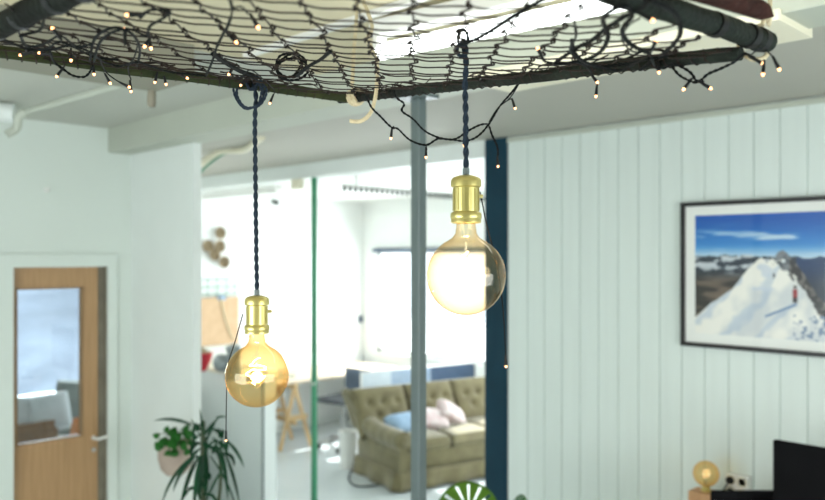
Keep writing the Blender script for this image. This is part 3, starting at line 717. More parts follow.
# big monitor, back or side edge turned to the wall
def monitor(label, c, w, h_, rz, ztop):
    root = thing('computer_monitor', label, 'monitor', (c[0], c[1], .765), rz); H = ztop - .765
    MB().box((0, 0, H - h_ / 2), (.028, w, h_), bev=.006).build('screen', M['screenblk'], root, smooth=False)
    MB().box((.03, 0, H - h_ / 2), (.04, w * .5, h_ * .5), bev=.01).build('back_cover', M['black'], root, smooth=False)
    MB().tube([(.05, 0, .01), (.05, 0, H - h_ / 2)], .016, 10).build('stand_post', M['black'], root)
    MB().box((.04, 0, .008), (.18, .24, .016), bev=.004).build('foot', M['black'], root, smooth=False)
    return root
monitor('large matt black monitor at the right edge, below the picture', (3.22, .93), .58, .42, math.radians(-2), 1.375)
monitor('low black monitor standing between the wood block lamp and the large monitor', tuple(P(762, 255, 3.3).xy), .42, .26, math.radians(45), 1.128)
tl = thing('table_lamp', 'small globe bulb lamp on a wooden block in front of the boards', 'table lamp', (3.47, 1.607, .765))
MB().box((0, 0, .138), (.095, .125, .275), bev=.003).build('wood_block', M['block'], tl, smooth=False)
MB().lathe([(0, .275), (.022, .275), (.022, .283), (.017, .286), (.017, .296), (0, .296)], (0, 0, 0), 20).build('socket', M['brass'], tl)
R = .057; zc = .296 + .058; pf = [(.016, .290)]
for k in range(34):
    th = math.radians(163 - 163 * k / 33); pf.append((R * math.sin(th) if k < 33 else 0, zc + R * math.cos(th)))
gb = MB().lathe(pf, (0, 0, 0), 36).build('glass_bulb', M['amber'], tl)
fp = [Vector((.013 * math.cos(t * .5), .013 * math.sin(t * .5), .335 + .0008 * t)) for t in range(50)]
MB().tube(fp, .0014, 6).build('filament', M['fildim'], gb); MB().tube([(0, 0, .293), (0, 0, .34)], .002, 6).build('stem', M['chrome'], gb)
# quad socket box on the wall
tt = (738 - CX) / F; Ds = XW * S2 / (1 + tt); ps = P(741, 491, Ds)
sk = thing('wall_socket', 'white four way wall socket box on the boards', 'socket', (XW, ps.y, 1.085 - .105)); 
MB().mm((-.045, -.055, 0), (0, .050, .108), bev=.006).build('housing', M['plastic'], sk, smooth=False)
wl = MB()
for yy in (-.028, .024):
    for zz in (.028, .080): wl.lathe([(.021, 0), (.021, .004), (.018, .0045), (.017, -.0005), (0, -.0005)], (-.0455, yy, zz), 20, axis=(-1, 0, 0))
wl.build('socket_face', M['cream'], sk)
pg = thing('power_plug', 'black power plug in the upper left hole of the white socket box', 'plug', (XW - .05, ps.y + .024, 1.06))
MB().tube([(.004, 0, 0), (-.014, 0, 0), (-.024, 0, -.006)], [.019, .018, .008], 16).build('plug_body', M['black'], pg)
MB().tube(spline([(-.022, 0, -.005), (-.035, .010, -.03), (-.03, .03, -.08), (-.02, .04, -.16), (-.02, .045, -.27), (-.03, .0, -.29)], 6), .0035, 8).build('cable', M['blackcable'], pg)

# ================================================================== PLANTS
def strap(mb, base, d, L, w, droop, n=9, kink=0):
    d = Vector(d).normalized(); pts = []; p = Vector(base); v = d.copy(); st = L / n
    for i in range(n + 1):
        pts.append(p.copy()); v = (v + Vector((0, 0, -droop * (i + 1) / n))).normalized(); p = p + v * st
    rows = []
    for i, p in enumerate(pts):
        t = i / n; tg = (pts[min(i + 1, n)] - pts[max(i - 1, 0)]).normalized(); sd = tg.cross(Vector((0, 0, 1)))
        sd = sd.normalized() if sd.length > .05 else Vector((1, -1, 0)).normalized()
        s2 = tg.cross(Vector((.7, .7, .1))); sd = (sd + s2.normalized() * (1.2 if sd.dot(s2) > 0 else -1.2)).normalized() if s2.length > .1 else sd
        ww = w * (.35 + .65 * math.sin(min(1, t * 2.2) * PI / 2)) * (1 - t ** 3) * .5 + .0004
        up = sd.cross(tg).normalized()
        rows.append([mb.bm.verts.new(p - sd * ww + up * ww * .35), mb.bm.verts.new(p), mb.bm.verts.new(p + sd * ww + up * ww * .35)])
    for A, B in zip(rows, rows[1:]):
        mb.bm.faces.new((A[0], A[1], B[1], B[0])); mb.bm.faces.new((A[1], A[2], B[2], B[1]))
def solid(o, t):
    md = o.modifiers.new('thickness', 'SOLIDIFY'); md.thickness = t; md.offset = 0; return o
dc = thing('dracaena_plant', 'tall dracaena with dark drooping strap leaves beside the white partition', 'plant', tuple(P(206, 255, 3.55).xy) + (0,))
o = dc.location.copy()
MB().lathe([(0, 0), (.10, 0), (.135, .26), (.14, .27), (.125, .27), (.12, .24), (0, .24)], (0, 0, 0), 28).build('pot', M['potwhite'], dc)
MB().lathe([(0, .245), (.12, .24), (.12, .235)], (0, 0, 0), 20).build('soil', M['soil'], dc)
heads = [(P(203, 448, 3.55) - o, 8), (P(220, 455, 3.50) - o, 4), (P(202, 495, 3.5) - o, 4)]
stm = MB(); lv = MB(); random.seed(21)
stm.tube(spline([(0, 0, .23), (.01, 0, .6), heads[0][0] + Vector((0, 0, -.12)), heads[0][0] + Vector((0, 0, .12))], 6), .011, 10)
stm.tube(spline([(.01, 0, .7), heads[1][0] + Vector((0, 0, -.15)), heads[1][0]], 5), .008, 8); stm.tube(spline([(0, .01, .5), heads[2][0]], 3), .008, 8)
stm.build('stem', M['stem'], dc)
Rv = Vector((1, -1, 0)) / S2; Fv = Vector((1, 1, 0)) / S2
for (hp, n) in heads:
    for k in range(n):
        th = k * 2.4 + random.random(); el = .15 + .8 * (k / n); dd = (Rv * math.cos(th) + Fv * math.sin(th)) * math.cos(el) + Vector((0, 0, math.sin(el)))
        strap(lv, hp + Vector((0, 0, .10 * k / n)), dd, .06 + .07 * random.random(), .024 + .008 * random.random(), .55 + .25 * random.random())
def aim(u0, v0, u1, v1, D, w, droop, up=.3):
    w *= 1.5
    a = P(u0, v0, D) - o; b = P(u1, v1, D) - o; d = b - a; strap(lv, a, d + Vector((0, 0, up * d.length)), d.length * 1.1, w, droop)
for a in ((203, 434, 200, 411, .014, .03, 0), (204, 436, 218, 417, .012, .05, 0), (216, 418, 226, 416, .010, .05, 0), (206, 432, 225, 428, .008, .15, .1), (198, 434, 192, 420, .012, .05, 0),
          (212, 438, 229, 456, .018, .15, .2), (226, 440, 244, 464, .020, .12, .1), (220, 446, 228, 496, .020, .12, .1), (224, 452, 238, 500, .018, .12, .2), (214, 440, 222, 470, .016, .12, .2),
          (198, 455, 176, 490, .014, .25, .4), (198, 452, 170, 505, .013, .25, .5), (199, 456, 184, 508, .015, .2, .4), (201, 455, 194, 508, .018, .15, .2), (202, 455, 199, 500, .020, .1, .1),
          (206, 450, 206, 495, .018, .1, .1), (210, 456, 232, 512, .012, .2, .4), (205, 452, 214, 440, .012, .1, .1), (201, 448, 190, 462, .012, .2, .3), (222, 470, 206, 500, .010, .1, .1), (207, 440, 214, 424, .010, .05, 0)):
    aim(a[0], a[1], a[2], a[3], 3.47 + .06 * ((a[0] * 7) % 3 - 1), a[4], a[5], a[6])
aim(192, 425, 158, 416, 3.9, .020, .10, .05)
solid(lv.build('leaves', M['leaf'], dc), .0006)

wp_ = thing('wall_planter', 'small clay pot hanging on the partition with leafy green pothos', 'plant')
Dw = 2.157 * S2 / (1 + (172 - CX) / F); base = P(175, 474, 4.16)
wp_.location = base; 
MB().lathe([(0, 0), (.045, 0), (.072, .03), (.086, .085), (.088, .15), (.092, .152), (.092, .165), (.082, .165), (.078, .14), (0, .14)], (0, 0, 0), 28).build('pot', M['potclay'], wp_)
MB().lathe([(0, .143), (.078, .142), (.078, .138)], (0, 0, 0), 20).build('soil', M['soil'], wp_)
hg = MB(); hg.tube([(.09, -.01, .15), (.10, 0, .16), (.106, .02, .28)], .003, 6); hg.box((.096, .02, .12), (.016, .04, .10)); hg.build('wall_bracket', M['chrome'], wp_)
def heart(mb, c, nrm, s, roll):
    nrm = Vector(nrm).normalized(); q = Vector((0, 0, 1)).rotation_difference(nrm).to_matrix() @ Matrix.Rotation(roll, 3, 'Z')
    pts = []
    N = 18
    cen = mb.bm.verts.new(Vector(c) + q @ Vector((0, 0, -.004)))
    for k in range(N):
        th = 2 * PI * k / N; r = s * (.75 + .25 * math.cos(th)) * (1 - .35 * math.exp(-((th - PI) / .5) ** 2)); r *= 1 + .35 * math.exp(-(min(th, 2 * PI - th) / .35) ** 2)
        pts.append(mb.bm.verts.new(Vector(c) + q @ Vector((r * math.cos(th), r * math.sin(th) * .95, .004 * math.cos(2 * th)))))
    for k in range(N): mb.bm.faces.new((cen, pts[k], pts[(k + 1) % N]))
lv = MB(); st = MB(); random.seed(5); toC = Vector((-1, -1, .4))
for (u, v, s) in ((163, 440, .036), (172, 434, .034), (160, 448, .030), (172, 446, .036), (180, 436, .028), (184, 430, .030), (190, 436, .032), (176, 452, .030), (182, 444, .036), (166, 431, .022), (193, 443, .026), (186, 452, .024), (158, 436, .022), (175, 440, .034), (169, 452, .024)):
    p = P(u, v, 3.98 + .12 * random.random()) - base
    heart(lv, p, toC + Vector((random.uniform(-.6, .6), random.uniform(-.6, .6), random.uniform(-.2, .8))), s * 1.0, random.random() * 6)
    st.tube(spline([(random.uniform(-.03, .03), random.uniform(-.03, .03), .14), (p + Vector((0, 0, .16))) * .5 + Vector((0, 0, .03)), p], 4), .0022, 5)
solid(lv.build('leaves', M['leaf2'], wp_), .0008); st.build('stem', M['stem'], wp_)

mo = thing('monstera_plant', 'monstera with split green leaves at the foot of the blue post', 'plant', tuple(P(480, 255, 3.35).xy) + (0,))
o = mo.location.copy()
MB().lathe([(0, 0), (.12, 0), (.16, .30), (.165, .31), (.15, .31), (.145, .28), (0, .28)], (0, 0, 0), 28).build('pot', M['potwhite'], mo)
MB().lathe([(0, .285), (.145, .28), (.145, .275)], (0, 0, 0), 20).build('soil', M['soil'], mo)
def monstera(c, s, up, nrm, m):
    nrm = Vector(nrm).normalized(); up = (Vector(up) - nrm * Vector(up).dot(nrm)).normalized(); sd = up.cross(nrm)
    mb = MB(); NR, NA = 10, 180
    def rad(th):
        r = 1.0 - .10 * math.cos(th) - .55 * math.exp(-((abs(th) - PI) / .22) ** 2)
        return r * (1.06 - .06 * math.cos(2 * th))
    def pos(th, k):
        r = rad(th) * s * k; x = math.sin(th) * r * .86; y = math.cos(th) * r
        return c + sd * x + up * y + nrm * (-.10 * s * (x / s) ** 2 * 2 - .12 * s * (y / s) ** 2)
    V = {}
    def vt(i, j):
        if (i % NA, j) not in V: V[(i % NA, j)] = mb.bm.verts.new(pos(-PI + 2 * PI * i / NA, .02 + .98 * j / NR))
        return V[(i % NA, j)]
    slits = [s_ * a for a in (.26, .74, 1.24, 1.8) for s_ in (1, -1)]
    for i in range(NA):
        th = -PI + 2 * PI * (i + .5) / NA
        cut = any(abs(th - a) < .050 for a in slits)
        hole = any(abs(th - a - (.2 if a > 0 else -.2)) < .05 for a in slits)
        for j in range(NR):
            k = (j + .5) / NR
            if cut and .34 < k < .90: continue
            if hole and .14 < k < .22: continue
            mb.bm.faces.new((vt(i, j), vt(i + 1, j), vt(i + 1, j + 1), vt(i, j + 1)))
    ob = solid(mb.build('leaf', m, mo), .0012); return ob
lc = P(469, 512, 3.35) - o
monstera(lc, .142, Vector((0, 0, 1)) + Rv * .22, -Fv + Vector((0, 0, .5)) , M['leaf3'])
lc2 = P(516, 510, 3.30) - o
monstera(lc2, .075, Vector((0, 0, 1)) + Rv * .9, -Rv * .8 - Fv * .3 + Vector((0, 0, .4)), M['leaf2'])
lc3 = P(455, 545, 3.2) - o
monstera(lc3, .12, -Rv + Vector((0, 0, .2)), -Fv + Vector((0, 0, .9)), M['leaf3'])
st = MB()
for q in (lc, lc2, lc3): st.tube(spline([(0, 0, .28), q * .5 + Vector((0, 0, .2)), q + Vector((0, 0, -.005))], 6), .005, 8)
st.build('stem', M['stem'], mo)

# ================================================================== SOFA
def pillow_mb(w, h_, d, tufts=(), p=.28, n=22, dip=.03, rad=.10):
    """puffy rectangle in the XZ plane, front towards -Y"""
    mb = MB()
    def fn(side):
        def f(a, b):
            x = (a - .5) * 2; z = (b - .5) * 2
            e = max(0, (1 - abs(x) ** 4)) ** p * max(0, (1 - abs(z) ** 4)) ** p
            y = -side * d / 2 * e
            X_ = x * w / 2; Z_ = z * h_ / 2
            if side > 0:
                for (tx, tz) in tufts:
                    r2 = (X_ - tx) ** 2 + (Z_ - tz) ** 2; y += dip * math.exp(-r2 / (2 * .022 ** 2)) + dip * .35 * math.exp(-r2 / (2 * .05 ** 2))
            return Vector((X_, y, Z_))
        return f
    mb.grid(fn(1), n, n); mb.grid(fn(-1), n, n); bmesh.ops.remove_doubles(mb.bm, verts=mb.bm.verts, dist=1e-5); return mb
def xform(mb, Mx): bmesh.ops.transform(mb.bm, matrix=Mx, verts=mb.bm.verts); return mb
SL, SD = -.14, 7.03
s_ang = math.radians(30 - 45)   # sofa axis angle in world: lateral axis is -45 deg
sofa = thing('sofa', 'three seat olive velvet sofa with buttoned back in the far room', 'sofa', tuple(W(SL, SD, 0)), math.radians(31 - 45))
aw, cw, dep = .13, .485, .84; LW = 2 * aw + 3 * cw; bw = .56
MB().box((LW / 2, dep / 2, .23), (LW - .04, dep - .06, .20), bev=.02).build('base', M['sofa'], sofa)
# pleated skirt
sk_ = MB(); path = [(.02, dep - .02), (.02, .02), (LW - .02, .02), (LW - .02, dep - .02)]
def skirt(t, zf):
    seg = [dep - .04, LW - .04, dep - .04]; tot = sum(seg); s = t * tot; i = 0
    while i < 2 and s > seg[i]: s -= seg[i]; i += 1
    a = Vector(path[i]); b = Vector(path[i + 1]); q = a.lerp(b, s / seg[i]); dn = (b - a).normalized(); out_ = Vector((dn.y, -dn.x))
    if i == 0: out_ = Vector((-1, 0))
    if i == 1: out_ = Vector((0, -1))
    if i == 2: out_ = Vector((1, 0))
    q = q + out_ * (.012 + (.030 + .014 * math.sin(t * 60)) * (1 - zf))
    return Vector((q.x, q.y, .015 + .165 * zf))
sk_.grid(lambda a, b: skirt(a, b), 120, 4); solid(sk_.build('skirt', M['sofa'], sofa), .008)
# back frame
bk = MB(); bk.box((LW / 2, .845, .50), (LW - .08, .07, .58), rot=Matrix.Rotation(math.radians(-20), 3, 'X'), bev=.03); bk.build('back_frame', M['sofa'], sofa)
# arms
def arm(x0, sgn):
    mb = MB(); prof = []
    # outline in XZ: outer face, rolled top
    for k in range(26):
        th = math.radians(-60 + 300 * k / 25); prof.append((.085 * math.cos(th) * 1.0, (.462 + .088 * math.sin(th))))
    prof = [(.05, .12)] + [(x, z) for (x, z) in prof] + [(-.055, .12)]
    poly = []
    n = len(prof); ys = [0.0, .02] + [.02 + .0375 * q_ for q_ in range(1, 21)]
    rings = []
    for y in ys:
        g = .94 if y < .01 else 1.0 + .045 * math.cos(y * 2 * PI / .15); lift = -.012 + .04 * max(0, (y - .3) / .45) ** 2
        rings.append([mb.bm.verts.new((x0 + px * g * sgn, y, pz + (lift if pz > .2 else 0))) for (px, pz) in prof])
    for A, B in zip(rings, rings[1:]):
        for k in range(n): mb.bm.faces.new((A[k], A[(k + 1) % n], B[(k + 1) % n], B[k]))
    mb.bm.faces.new(rings[0]); mb.bm.faces.new(rings[-1]); a_ = mb.build('armrest', M['sofa'], sofa)
    r = MB(); r.lathe([(0, -.012), (.03, -.011), (.055, -.006), (.064, .004)], (x0, 0, .452), 20, axis=(0, 1, 0)); r.build('scroll', M['sofa'], a_)
    # wing
    wg = MB(); pts = [(.72, .40), (.69, .53), (.73, .62), (.79, .72), (.85, .785), (.91, .805), (.97, .79), (.99, .72), (.90, .4)]
    wg.prism([Vector((x0 + sgn * (-.05 - .32 * max(0, z - .48)), y, z)) for (y, z) in pts], (.065 * sgn, 0, 0)); bmesh.ops.bevel(wg.bm, geom=list(wg.bm.edges), offset=.02, segments=3, affect='EDGES'); wg.build('wing', M['sofa'], sofa)
arm(.075, 1); arm(LW - .075, -1)
for i in range(3):
    cx = -.02 + bw * (i + .5); cs = aw + cw * (i + .5)
    tf = [(-.15, .07), (0, .07), (.15, .07), (-.08, -.05), (.08, -.05)]
    c_ = pillow_mb(bw + .012, .50, .19, tf, dip=.035)
    xform(c_, Matrix.Translation((cx, .755, .575)) @ Matrix.Rotation(math.radians(-26), 4, 'X')); co = c_.build('back_cushion', M['sofa'], sofa)
    bt = MB(); Mx = Matrix.Translation((cx, .755, .575)) @ Matrix.Rotation(math.radians(-26), 4, 'X')
    for (tx, tz) in tf: bt.lathe([(0, .007), (.008, .005), (.011, 0), (.008, -.004)], Mx @ Vector((tx, -.058, tz)), 10, axis=(0, -1, 0))
    bt.build('buttons', M['sofa'], co)
    s_ = pillow_mb(cw - .004, .60, .16, p=.20); xform(s_, Matrix.Translation((cs, .32, .375)) @ Matrix.Rotation(math.radians(-90), 4, 'X')); s_.build('seat_cushion', M['sofa'], sofa)
sa = math.radians(-14)
def on_sofa(x, y, z): return W(SL, SD, 0) + Matrix.Rotation(sa, 3, 'Z') @ Vector((x, y, z))
def pillow(nm, label, x, y, z, w, h_, d, m, rx, rz_, ry=0):
    mb = pillow_mb(w, h_, d, p=.42); o = mb.build(nm, m); o.location = on_sofa(x, y, z); o.rotation_euler = (math.radians(rx), math.radians(ry), sa + math.radians(rz_))
    return tag(o, label, 'cushion', 'cushions on the sofa')
pillow('throw_pillow', 'light blue pillow lying against the left of the olive sofa', .34, .42, .50, .38, .24, .15, M['bluefab'], -58, 8)
pillow('throw_pillow', 'white and pink floral pillow behind the grey post on the sofa', .64, .42, .51, .32, .24, .14, M['floral'], -50, -8, 10)
pillow('throw_pillow', 'white floral pillow tilted on the middle seat of the sofa', .88, .45, .53, .34, .22, .15, M['floral'], -48, 6, 32)

# ================================================================== FAR ROOM FURNITURE
dk = thing('trestle_desk', 'long pale desk top along the far left wall', 'desk', (5.35, 7.50, 0))
MB().mm((-.85, -.48, .705), (1.42, .36, .735), bev=.003).build('tabletop', M['plank'], dk, smooth=False)
MB().mm((1.30, -.38, 0), (1.34, .30, .705)).build('leg', M['white'], dk, smooth=False); MB().mm((-.81, -.3, 0), (-.77, .28, .705)).build('leg', M['white'], dk, smooth=False)
tr = thing('trestle', 'pine sawhorse trestle holding up the far desk', 'trestle', tuple(P(286, 255, 8.85).xy) + (0,), math.radians(-8))
tb = MB(); tb.box((0, 0, .672), (.05, .46, .065), bev=.004); tb.build('top_rail', M['pine'], tr, smooth=False)
for sy in (-1, 1):
    for sx in (-1, 1):
        a = Vector((0, sy * .20, .67)); b = Vector((sx * .19, sy * .22, 0)); q = (a - b).normalized()
        MB().box((a + b) / 2, (.034, .026, (a - b).length), rot=Vector((0, 0, 1)).rotation_difference(q).to_matrix()).build('leg', M['pine'], tr, smooth=False)
    MB().box((0, sy * .235, .34), (.26, .022, .05)).build('crossbar', M['pine'], tr, smooth=False)
MB().box((0, 0, .28), (.03, .44, .05)).build('low_rail', M['pine'], tr, smooth=False)
# office chair
oc = thing('office_chair', 'swivel office chair with grey blue shell at the far desk', 'office chair', tuple(P(343, 255, 8.72).xy) + (0,), math.radians(-84))
q = pillow_mb(.46, .46, .06, p=.22); xform(q, Matrix.Translation((0, 0, .53)) @ Matrix.Rotation(math.radians(-90), 4, 'X')); q.build('seat', M['darkseat'], oc)
q = pillow_mb(.40, .27, .06, p=.45); xform(q, Matrix.Translation((0, .24, .700))); q.build('backrest', M['office'], oc)
MB().tube(spline([(0, .05, .50), (0, .20, .50), (0, .27, .58), (0, .27, .70)], 5), .012, 8).build('back_bar', M['black'], oc)
MB().tube([(0, 0, .10), (0, 0, .30), (0, 0, .301), (0, 0, .51)], [.027, .027, .016, .016], 12).build('gas_lift', M['chrome'], oc)
for k in range(5):
    th = k * 2 * PI / 5 + .3; e = Vector((.27 * math.cos(th), .27 * math.sin(th), .075))
    lg = MB(); lg.tube([(0, 0, .11), e], [.022, .013], 8); l_ = lg.build('base_leg', M['chrome'], oc)
    MB().tube([e + Vector((-.014, 0, -.043)), e + Vector((.014, 0, -.043))], .032, 14).build('caster', M['black'], l_)
# desk with blue screen behind the sofa
A = W(-.525, 8.15, 0); B = W(.704, 8.95, 0); dv = (B - A); ang = math.atan2(dv.y, dv.x); ln = dv.length
sd_ = thing('white_desk', 'white desk standing behind the olive sofa below the window', 'desk', tuple(A), ang)
MB().mm((.20, .03, .695), (ln - .02, .30, .715), bev=.003).build('tabletop', M['white'], sd_, smooth=False)
for x in (.5, ln - .04):
    for y in (.06, .27): MB().mm((x - .02, y - .02, 0), (x + .02, y + .02, .695)).build('leg', M['white'], sd_, smooth=False)
sc_ = thing('desk_screen', 'low blue screen panel standing along the front of the white desk', 'screen', tuple(A + Vector((0, 0, .0))), ang)
for (a, b, m_) in ((.01, .36, 'lightglass'), (.36, .86, 'paleglass'), (.86, ln - .01, 'darkglass')):  # one glossy blue screen; lighter sections have its reflections painted in
    MB().mm((a, .0, .722), (b, .014, .895)).build('panel', M[m_], sc_, smooth=False)
f = MB(); f.mm((0, -.004, .892), (ln, .022, .904)); f.mm((0, -.004, .72), (.012, .022, .90)); f.mm((ln - .012, -.004, .72), (ln, .022, .90)); f.mm((0, -.004, .715), (ln, .022, .725)); f.build('frame', M['plastic'], sc_, smooth=False)
for x in (.30, ln - .15): MB().mm((x - .02, .005, .675), (x + .02, .05, .715)).build('clamp', M['chrome'], sc_, smooth=False)
# white box and cable by the sofa
bx = thing('waste_bin', 'white bin on the floor behind the left arm of the sofa', 'bin', tuple(P(348, 255, 7.9).xy) + (0,), math.radians(-20))
MB().lathe([(0, 0), (.08, 0), (.09, .36), (.093, .365), (.083, .365), (.075, .01), (0, .01)], (0, 0, 0), 28).build('bin_body', M['plastic'], bx)
q = [P(352, 470, 7.8), P(349, 480, 7.47), P(356, 487, 7.25), P(372, 487, 7.25), P(385, 484, 7.33)]; q = [Vector((a.x, a.y, .008)) for a in q]
tag(MB().tube(spline(q, 6), .007, 8).build('power_cable', M['blackcable']), 'dark cable lying on the floor by the sofa skirt', 'cable')

# kitchen items
D_far = lambda u: YF * S2 / (1 - (u - CX) / F)
names = ['topmost small round wicker basket on the far left wall', 'leftmost round wicker basket of the wall cluster', 'middle right round wicker basket of the wall cluster', 'round wicker basket in the centre of the wall cluster', 'lowest round wicker basket of the wall cluster']
for k, (u, v) in enumerate(((218, 233), (205.5, 246), (217.5, 246.5), (212.5, 254.5), (222, 262))):
    p = P(u, v, D_far(u)); ob = thing('wicker_basket', names[k], 'basket', (p.x, YF - .002, p.z), 0, 'wicker baskets on the wall')
    mb = MB(); prof = [(0, .012)]
    for j in range(1, 12):
        r = .062 * j / 11; prof.append((r, .012 + .035 * (j / 11) ** 3 + (.003 if j % 2 else 0)))
    prof += [(.066, .05), (.062, .054), (.055, .03), (.0, .004)]
    mb.lathe([(r * .98, z) for r, z in prof], (0, 0, 0), 22, axis=(0, -1, 0)); mb.build('bowl', M['wicker'], ob)
    rm = MB(); rm.tube([Vector((.064 * math.cos(t), -.052, .064 * math.sin(t))) for t in [i * 2 * PI / 20 for i in range(20)]], .005, 6, closed=True); rm.build('rim', M['wicker'], ob)
wg = thing('wire_wall_grid', 'green wire grid with hooks on the far kitchen wall', 'wall grid', (4.53, YF - .02, 1.40)); 
mb = MB()
for i in range(5): mb.tube([(i * .12, 0, 0), (i * .12, 0, .44)], .004, 6)
for i in range(6): mb.tube([(-.02, -.004, i * .085 + .005), (.50, -.004, i * .085 + .005)], .004, 6)
mb.build('wires', M['green'], wg)
mb = MB(); mb.box((.27, -.03, .22), (.10, .05, .05), bev=.004); mb.build('holder', M['bluefab'], wg)
bdq = thing('tan_board', 'tan wooden board leaning on the kitchen wall under the wire grid', 'board', (4.78, YF - .06, 1.10))
tag(MB().mm((4.5, YF - .26, 1.075), (5.1, YF - .003, 1.10)).build('kitchen_shelf', M['white'], smooth=False), 'white kitchen shelf below the tan board on the far wall', 'shelf')
mb = MB().box((0, 0, .265), (.48, .018, .53), bev=.006); mb.build('panel', M['cork'], bdq, smooth=False)
MB().tube(spline([(0, -.014, .52), (.04, -.016, .35), (.10, -.016, .18), (.16, -.014, .05)], 5), .010, 8).build('strap', M['rope'], bdq)
bo = thing('red_bowl', 'red bowl at the left end of the half wall top', 'bowl', tuple(P(201, 373, 6.78).xy) + (1.115,))
MB().lathe([(0, .004), (.035, 0), (.05, .02), (.085, .09), (.10, .16), (.095, .16), (.078, .09), (0, .02)], (0, 0, 0), 28).build('bowl_body', M['red'], bo)
ld = MB().lathe([(0, .22), (.02, .20), (.08, .165), (.095, .15)], (0, 0, 0), 20); ld.build('contents', M['wicker'], bo)
kt = thing('kettle', 'grey blue metal jug with round handle on the half wall', 'jug', tuple(P(234, 372, 6.35).xy) + (1.115,), math.radians(-45))
MB().lathe([(0, 0), (.068, 0), (.072, .01), (.062, .12), (.052, .20), (.056, .215), (.068, .25), (.060, .25), (.045, .21), (.0, .205)], (0, 0, 0), 28).build('jug_body', M['kettle'], kt)
MB().lathe([(0, .25), (.065, .25), (.062, .262), (.02, .275), (0, .29)], (0, 0, 0), 24).build('lid', M['kettle'], kt)
MB().lathe([(0, -.075), (.04, -.065), (.065, -.035), (.075, 0), (.065, .04), (.035, .065), (0, .07)], (-.095, .0, .13), 24).build('spout', M['kettle'], kt)

# ================================================================== SIDE ROOM SEEN THROUGH THE DOOR
Ds = 6.2
sb = thing('wooden_bench', 'brown wooden bench back seen through the door glass', 'bench', tuple(P(38, 255, Ds).xy) + (0,), math.radians(8))
MB().mm((-.55, 0, .30), (.16, .04, .80)).build('backrest', M['brownwood'], sb, smooth=False); MB().mm((-.55, .04, .38), (.16, .45, .44)).build('seat', M['brownwood'], sb, smooth=False)
for x in (-.52, .13):
    for y in (.04, .42): MB().mm((x - .025, y - .025, 0), (x + .025, y + .025, .40)).build('leg', M['brownwood'], sb, smooth=False)
for k, (u, v, w_, h_, nm) in enumerate(((30, 414, .34, .26, 'white cushion on the left of the bench behind the door glass'), (50, 413, .30, .30, 'white cushion on the right of the bench behind the door glass'))):
    pm = pillow_mb(w_, h_, .16, p=.4); o = pm.build('bench_cushion', M['cushionw']); o.location = P(u, v, Ds + .18); o.rotation_euler = (math.radians(-14), math.radians(8 * (1 - 2 * k)), math.radians(-20)); tag(o, nm, 'cushion', 'cushions seen through the door')
ac = thing('armchair', 'grey armchair with beige seat behind the door glass', 'armchair', tuple(P(64, 255, 7.0).xy) + (0,), math.radians(-55))
q = pillow_mb(.46, .50, .10, p=.25); xform(q, Matrix.Translation((0, .20, .72)) @ Matrix.Rotation(math.radians(-10), 4, 'X')); q.build('backrest', M['greyfab'], ac)
q = pillow_mb(.48, .46, .14, p=.25); xform(q, Matrix.Translation((0, 0, .43)) @ Matrix.Rotation(math.radians(-90), 4, 'X')); q.build('seat', M['sand'], ac)
for x in (-.2, .2):
    for y in (-.18, .18): MB().tube([(x * .8, y * .8, .40), (x, y, 0)], .014, 8).build('leg', M['brownwood'], ac)
tb = thing('side_table', 'small dark side table behind the door glass', 'table', tuple(P(81, 255, 6.05).xy) + (0,))
MB().lathe([(0, .60), (.20, .60), (.20, .625), (0, .625)], (0, 0, 0), 24).build('tabletop', M['black'], tb)
for k in range(3):
    th = k * 2.094 + .4; MB().tube([(.13 * math.cos(th), .13 * math.sin(th), .60), (.19 * math.cos(th), .19 * math.sin(th), 0)], .010, 8).build('leg', M['black'], tb)
pz = P(80, 255, 6.05); ol = thing('orange_lamp', 'small orange shaded lamp on the side table behind the door glass', 'lamp', (pz.x, pz.y, .625))
MB().lathe([(0, 0), (.05, 0), (.05, .01), (.01, .02), (.01, .16), (0, .16)], (0, 0, 0), 16).build('base', M['brownwood'], ol)
MB().lathe([(.075, .12), (.05, .24), (.048, .24), (.072, .12)], (0, 0, 0), 20).build('lamp_shade', M['orange'], ol)
# outside
hl = MB()
hl.grid(lambda a, b: Vector((-14 + 29 * a, 20 + 6 * b + 2 * noise.noise(Vector((a * 6, b, 0))), -4.5 + b * (6.4 + 2.4 * noise.noise(Vector((a * 5, 3, 1)))))), 60, 8)
o = struct('hillside', hl, M['hill'], smooth=True); tag(o, None)
struct('ground', MB().mm((-30, 8.6, -4.6), (60, 60, -4.5)), M['snow'])

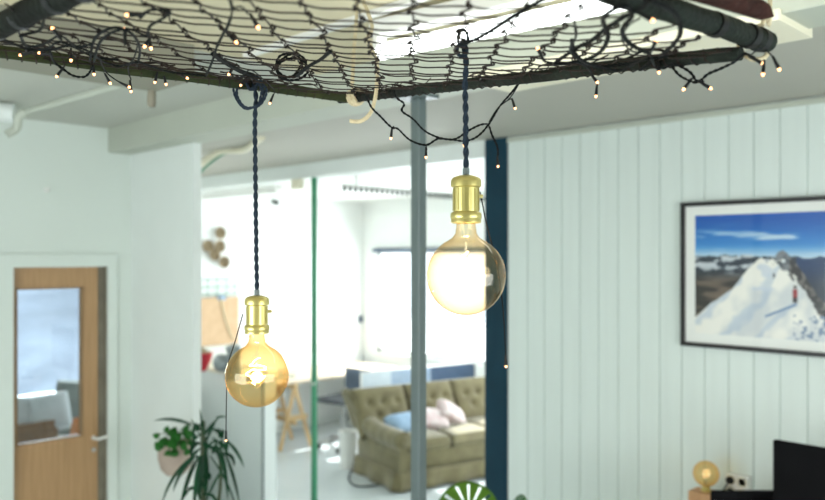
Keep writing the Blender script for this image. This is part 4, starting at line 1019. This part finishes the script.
# ================================================================== LIGHT AND CAMERA
wd = bpy.data.worlds.new('World'); bpy.context.scene.world = wd; wd.use_nodes = True; nt = wd.node_tree
bg = nt.nodes['Background']; bg.inputs[0].default_value = (.92, .97, 1.0, 1); bg.inputs[1].default_value = 2.6
def area(name, loc_, target, sx, sy, e, col=(1, 1, 1)):
    l = bpy.data.lights.new(name, 'AREA'); l.shape = 'RECTANGLE'; l.size = sx; l.size_y = sy; l.energy = e; l.color = col
    o = bpy.data.objects.new(name, l); C.objects.link(o); o.location = loc_; o.rotation_euler = (Vector(target) - Vector(loc_)).to_track_quat('-Z', 'Y').to_euler(); return o
area('window_daylight', (XF + .35, (WY0 + WY1) / 2, 1.6), (3, 6.0, 1.0), 1.7, 1.2, 95, (.97, .99, 1))
area('window_daylight', (XF + .35, (VY0 + VY1) / 2, 1.6), (3, 5.0, 1.0), 1.9, 1.2, 80, (.97, .99, 1))  # extra daylight for the added unseen window
area('side_room_daylight', (3.15, YF + .35, 1.4), (2.2, 4.5, 1.0), 1.0, 1.0, 85, (.9, .96, 1))
area('room_window_daylight', (-1.48, 1.7, 1.6), (2.5, 3.2, 1.3), 2.3, 1.3, 62, (.95, .99, 1.0))
area('room_window_daylight', (1.6, -1.48, 1.6), (3.2, 2.6, 1.3), 2.3, 1.3, 50, (.95, .99, 1.0))
sl = bpy.data.lights.new('sun', 'SUN'); sl.energy = 11; sl.angle = .01; sl.color = (1, .97, .9); so = bpy.data.objects.new('sun', sl); C.objects.link(so)
so.rotation_euler = Vector((-1, -.10, -1.12)).to_track_quat('-Z', 'Y').to_euler()

cam = bpy.data.cameras.new('camera'); co = bpy.data.objects.new('camera', cam); C.objects.link(co)
co.location = (0, 0, EYE); co.rotation_euler = (math.radians(90), 0, math.radians(-45))
cam.sensor_width = 36; cam.lens = 36 * F / 825; cam.shift_y = 5 / 825; cam.clip_start = .02
cam.dof.use_dof = True; cam.dof.focus_distance = 1.38; cam.dof.aperture_fstop = 3.4
sc = bpy.context.scene; sc.camera = co
sc.view_settings.view_transform = 'Standard'; sc.view_settings.look = 'None'; sc.view_settings.exposure = 0.0; sc.view_settings.gamma = 1
sc.cycles.use_denoising = True; sc.cycles.transparent_max_bounces = 16; sc.cycles.max_bounces = 10; sc.cycles.sample_clamp_indirect = 6
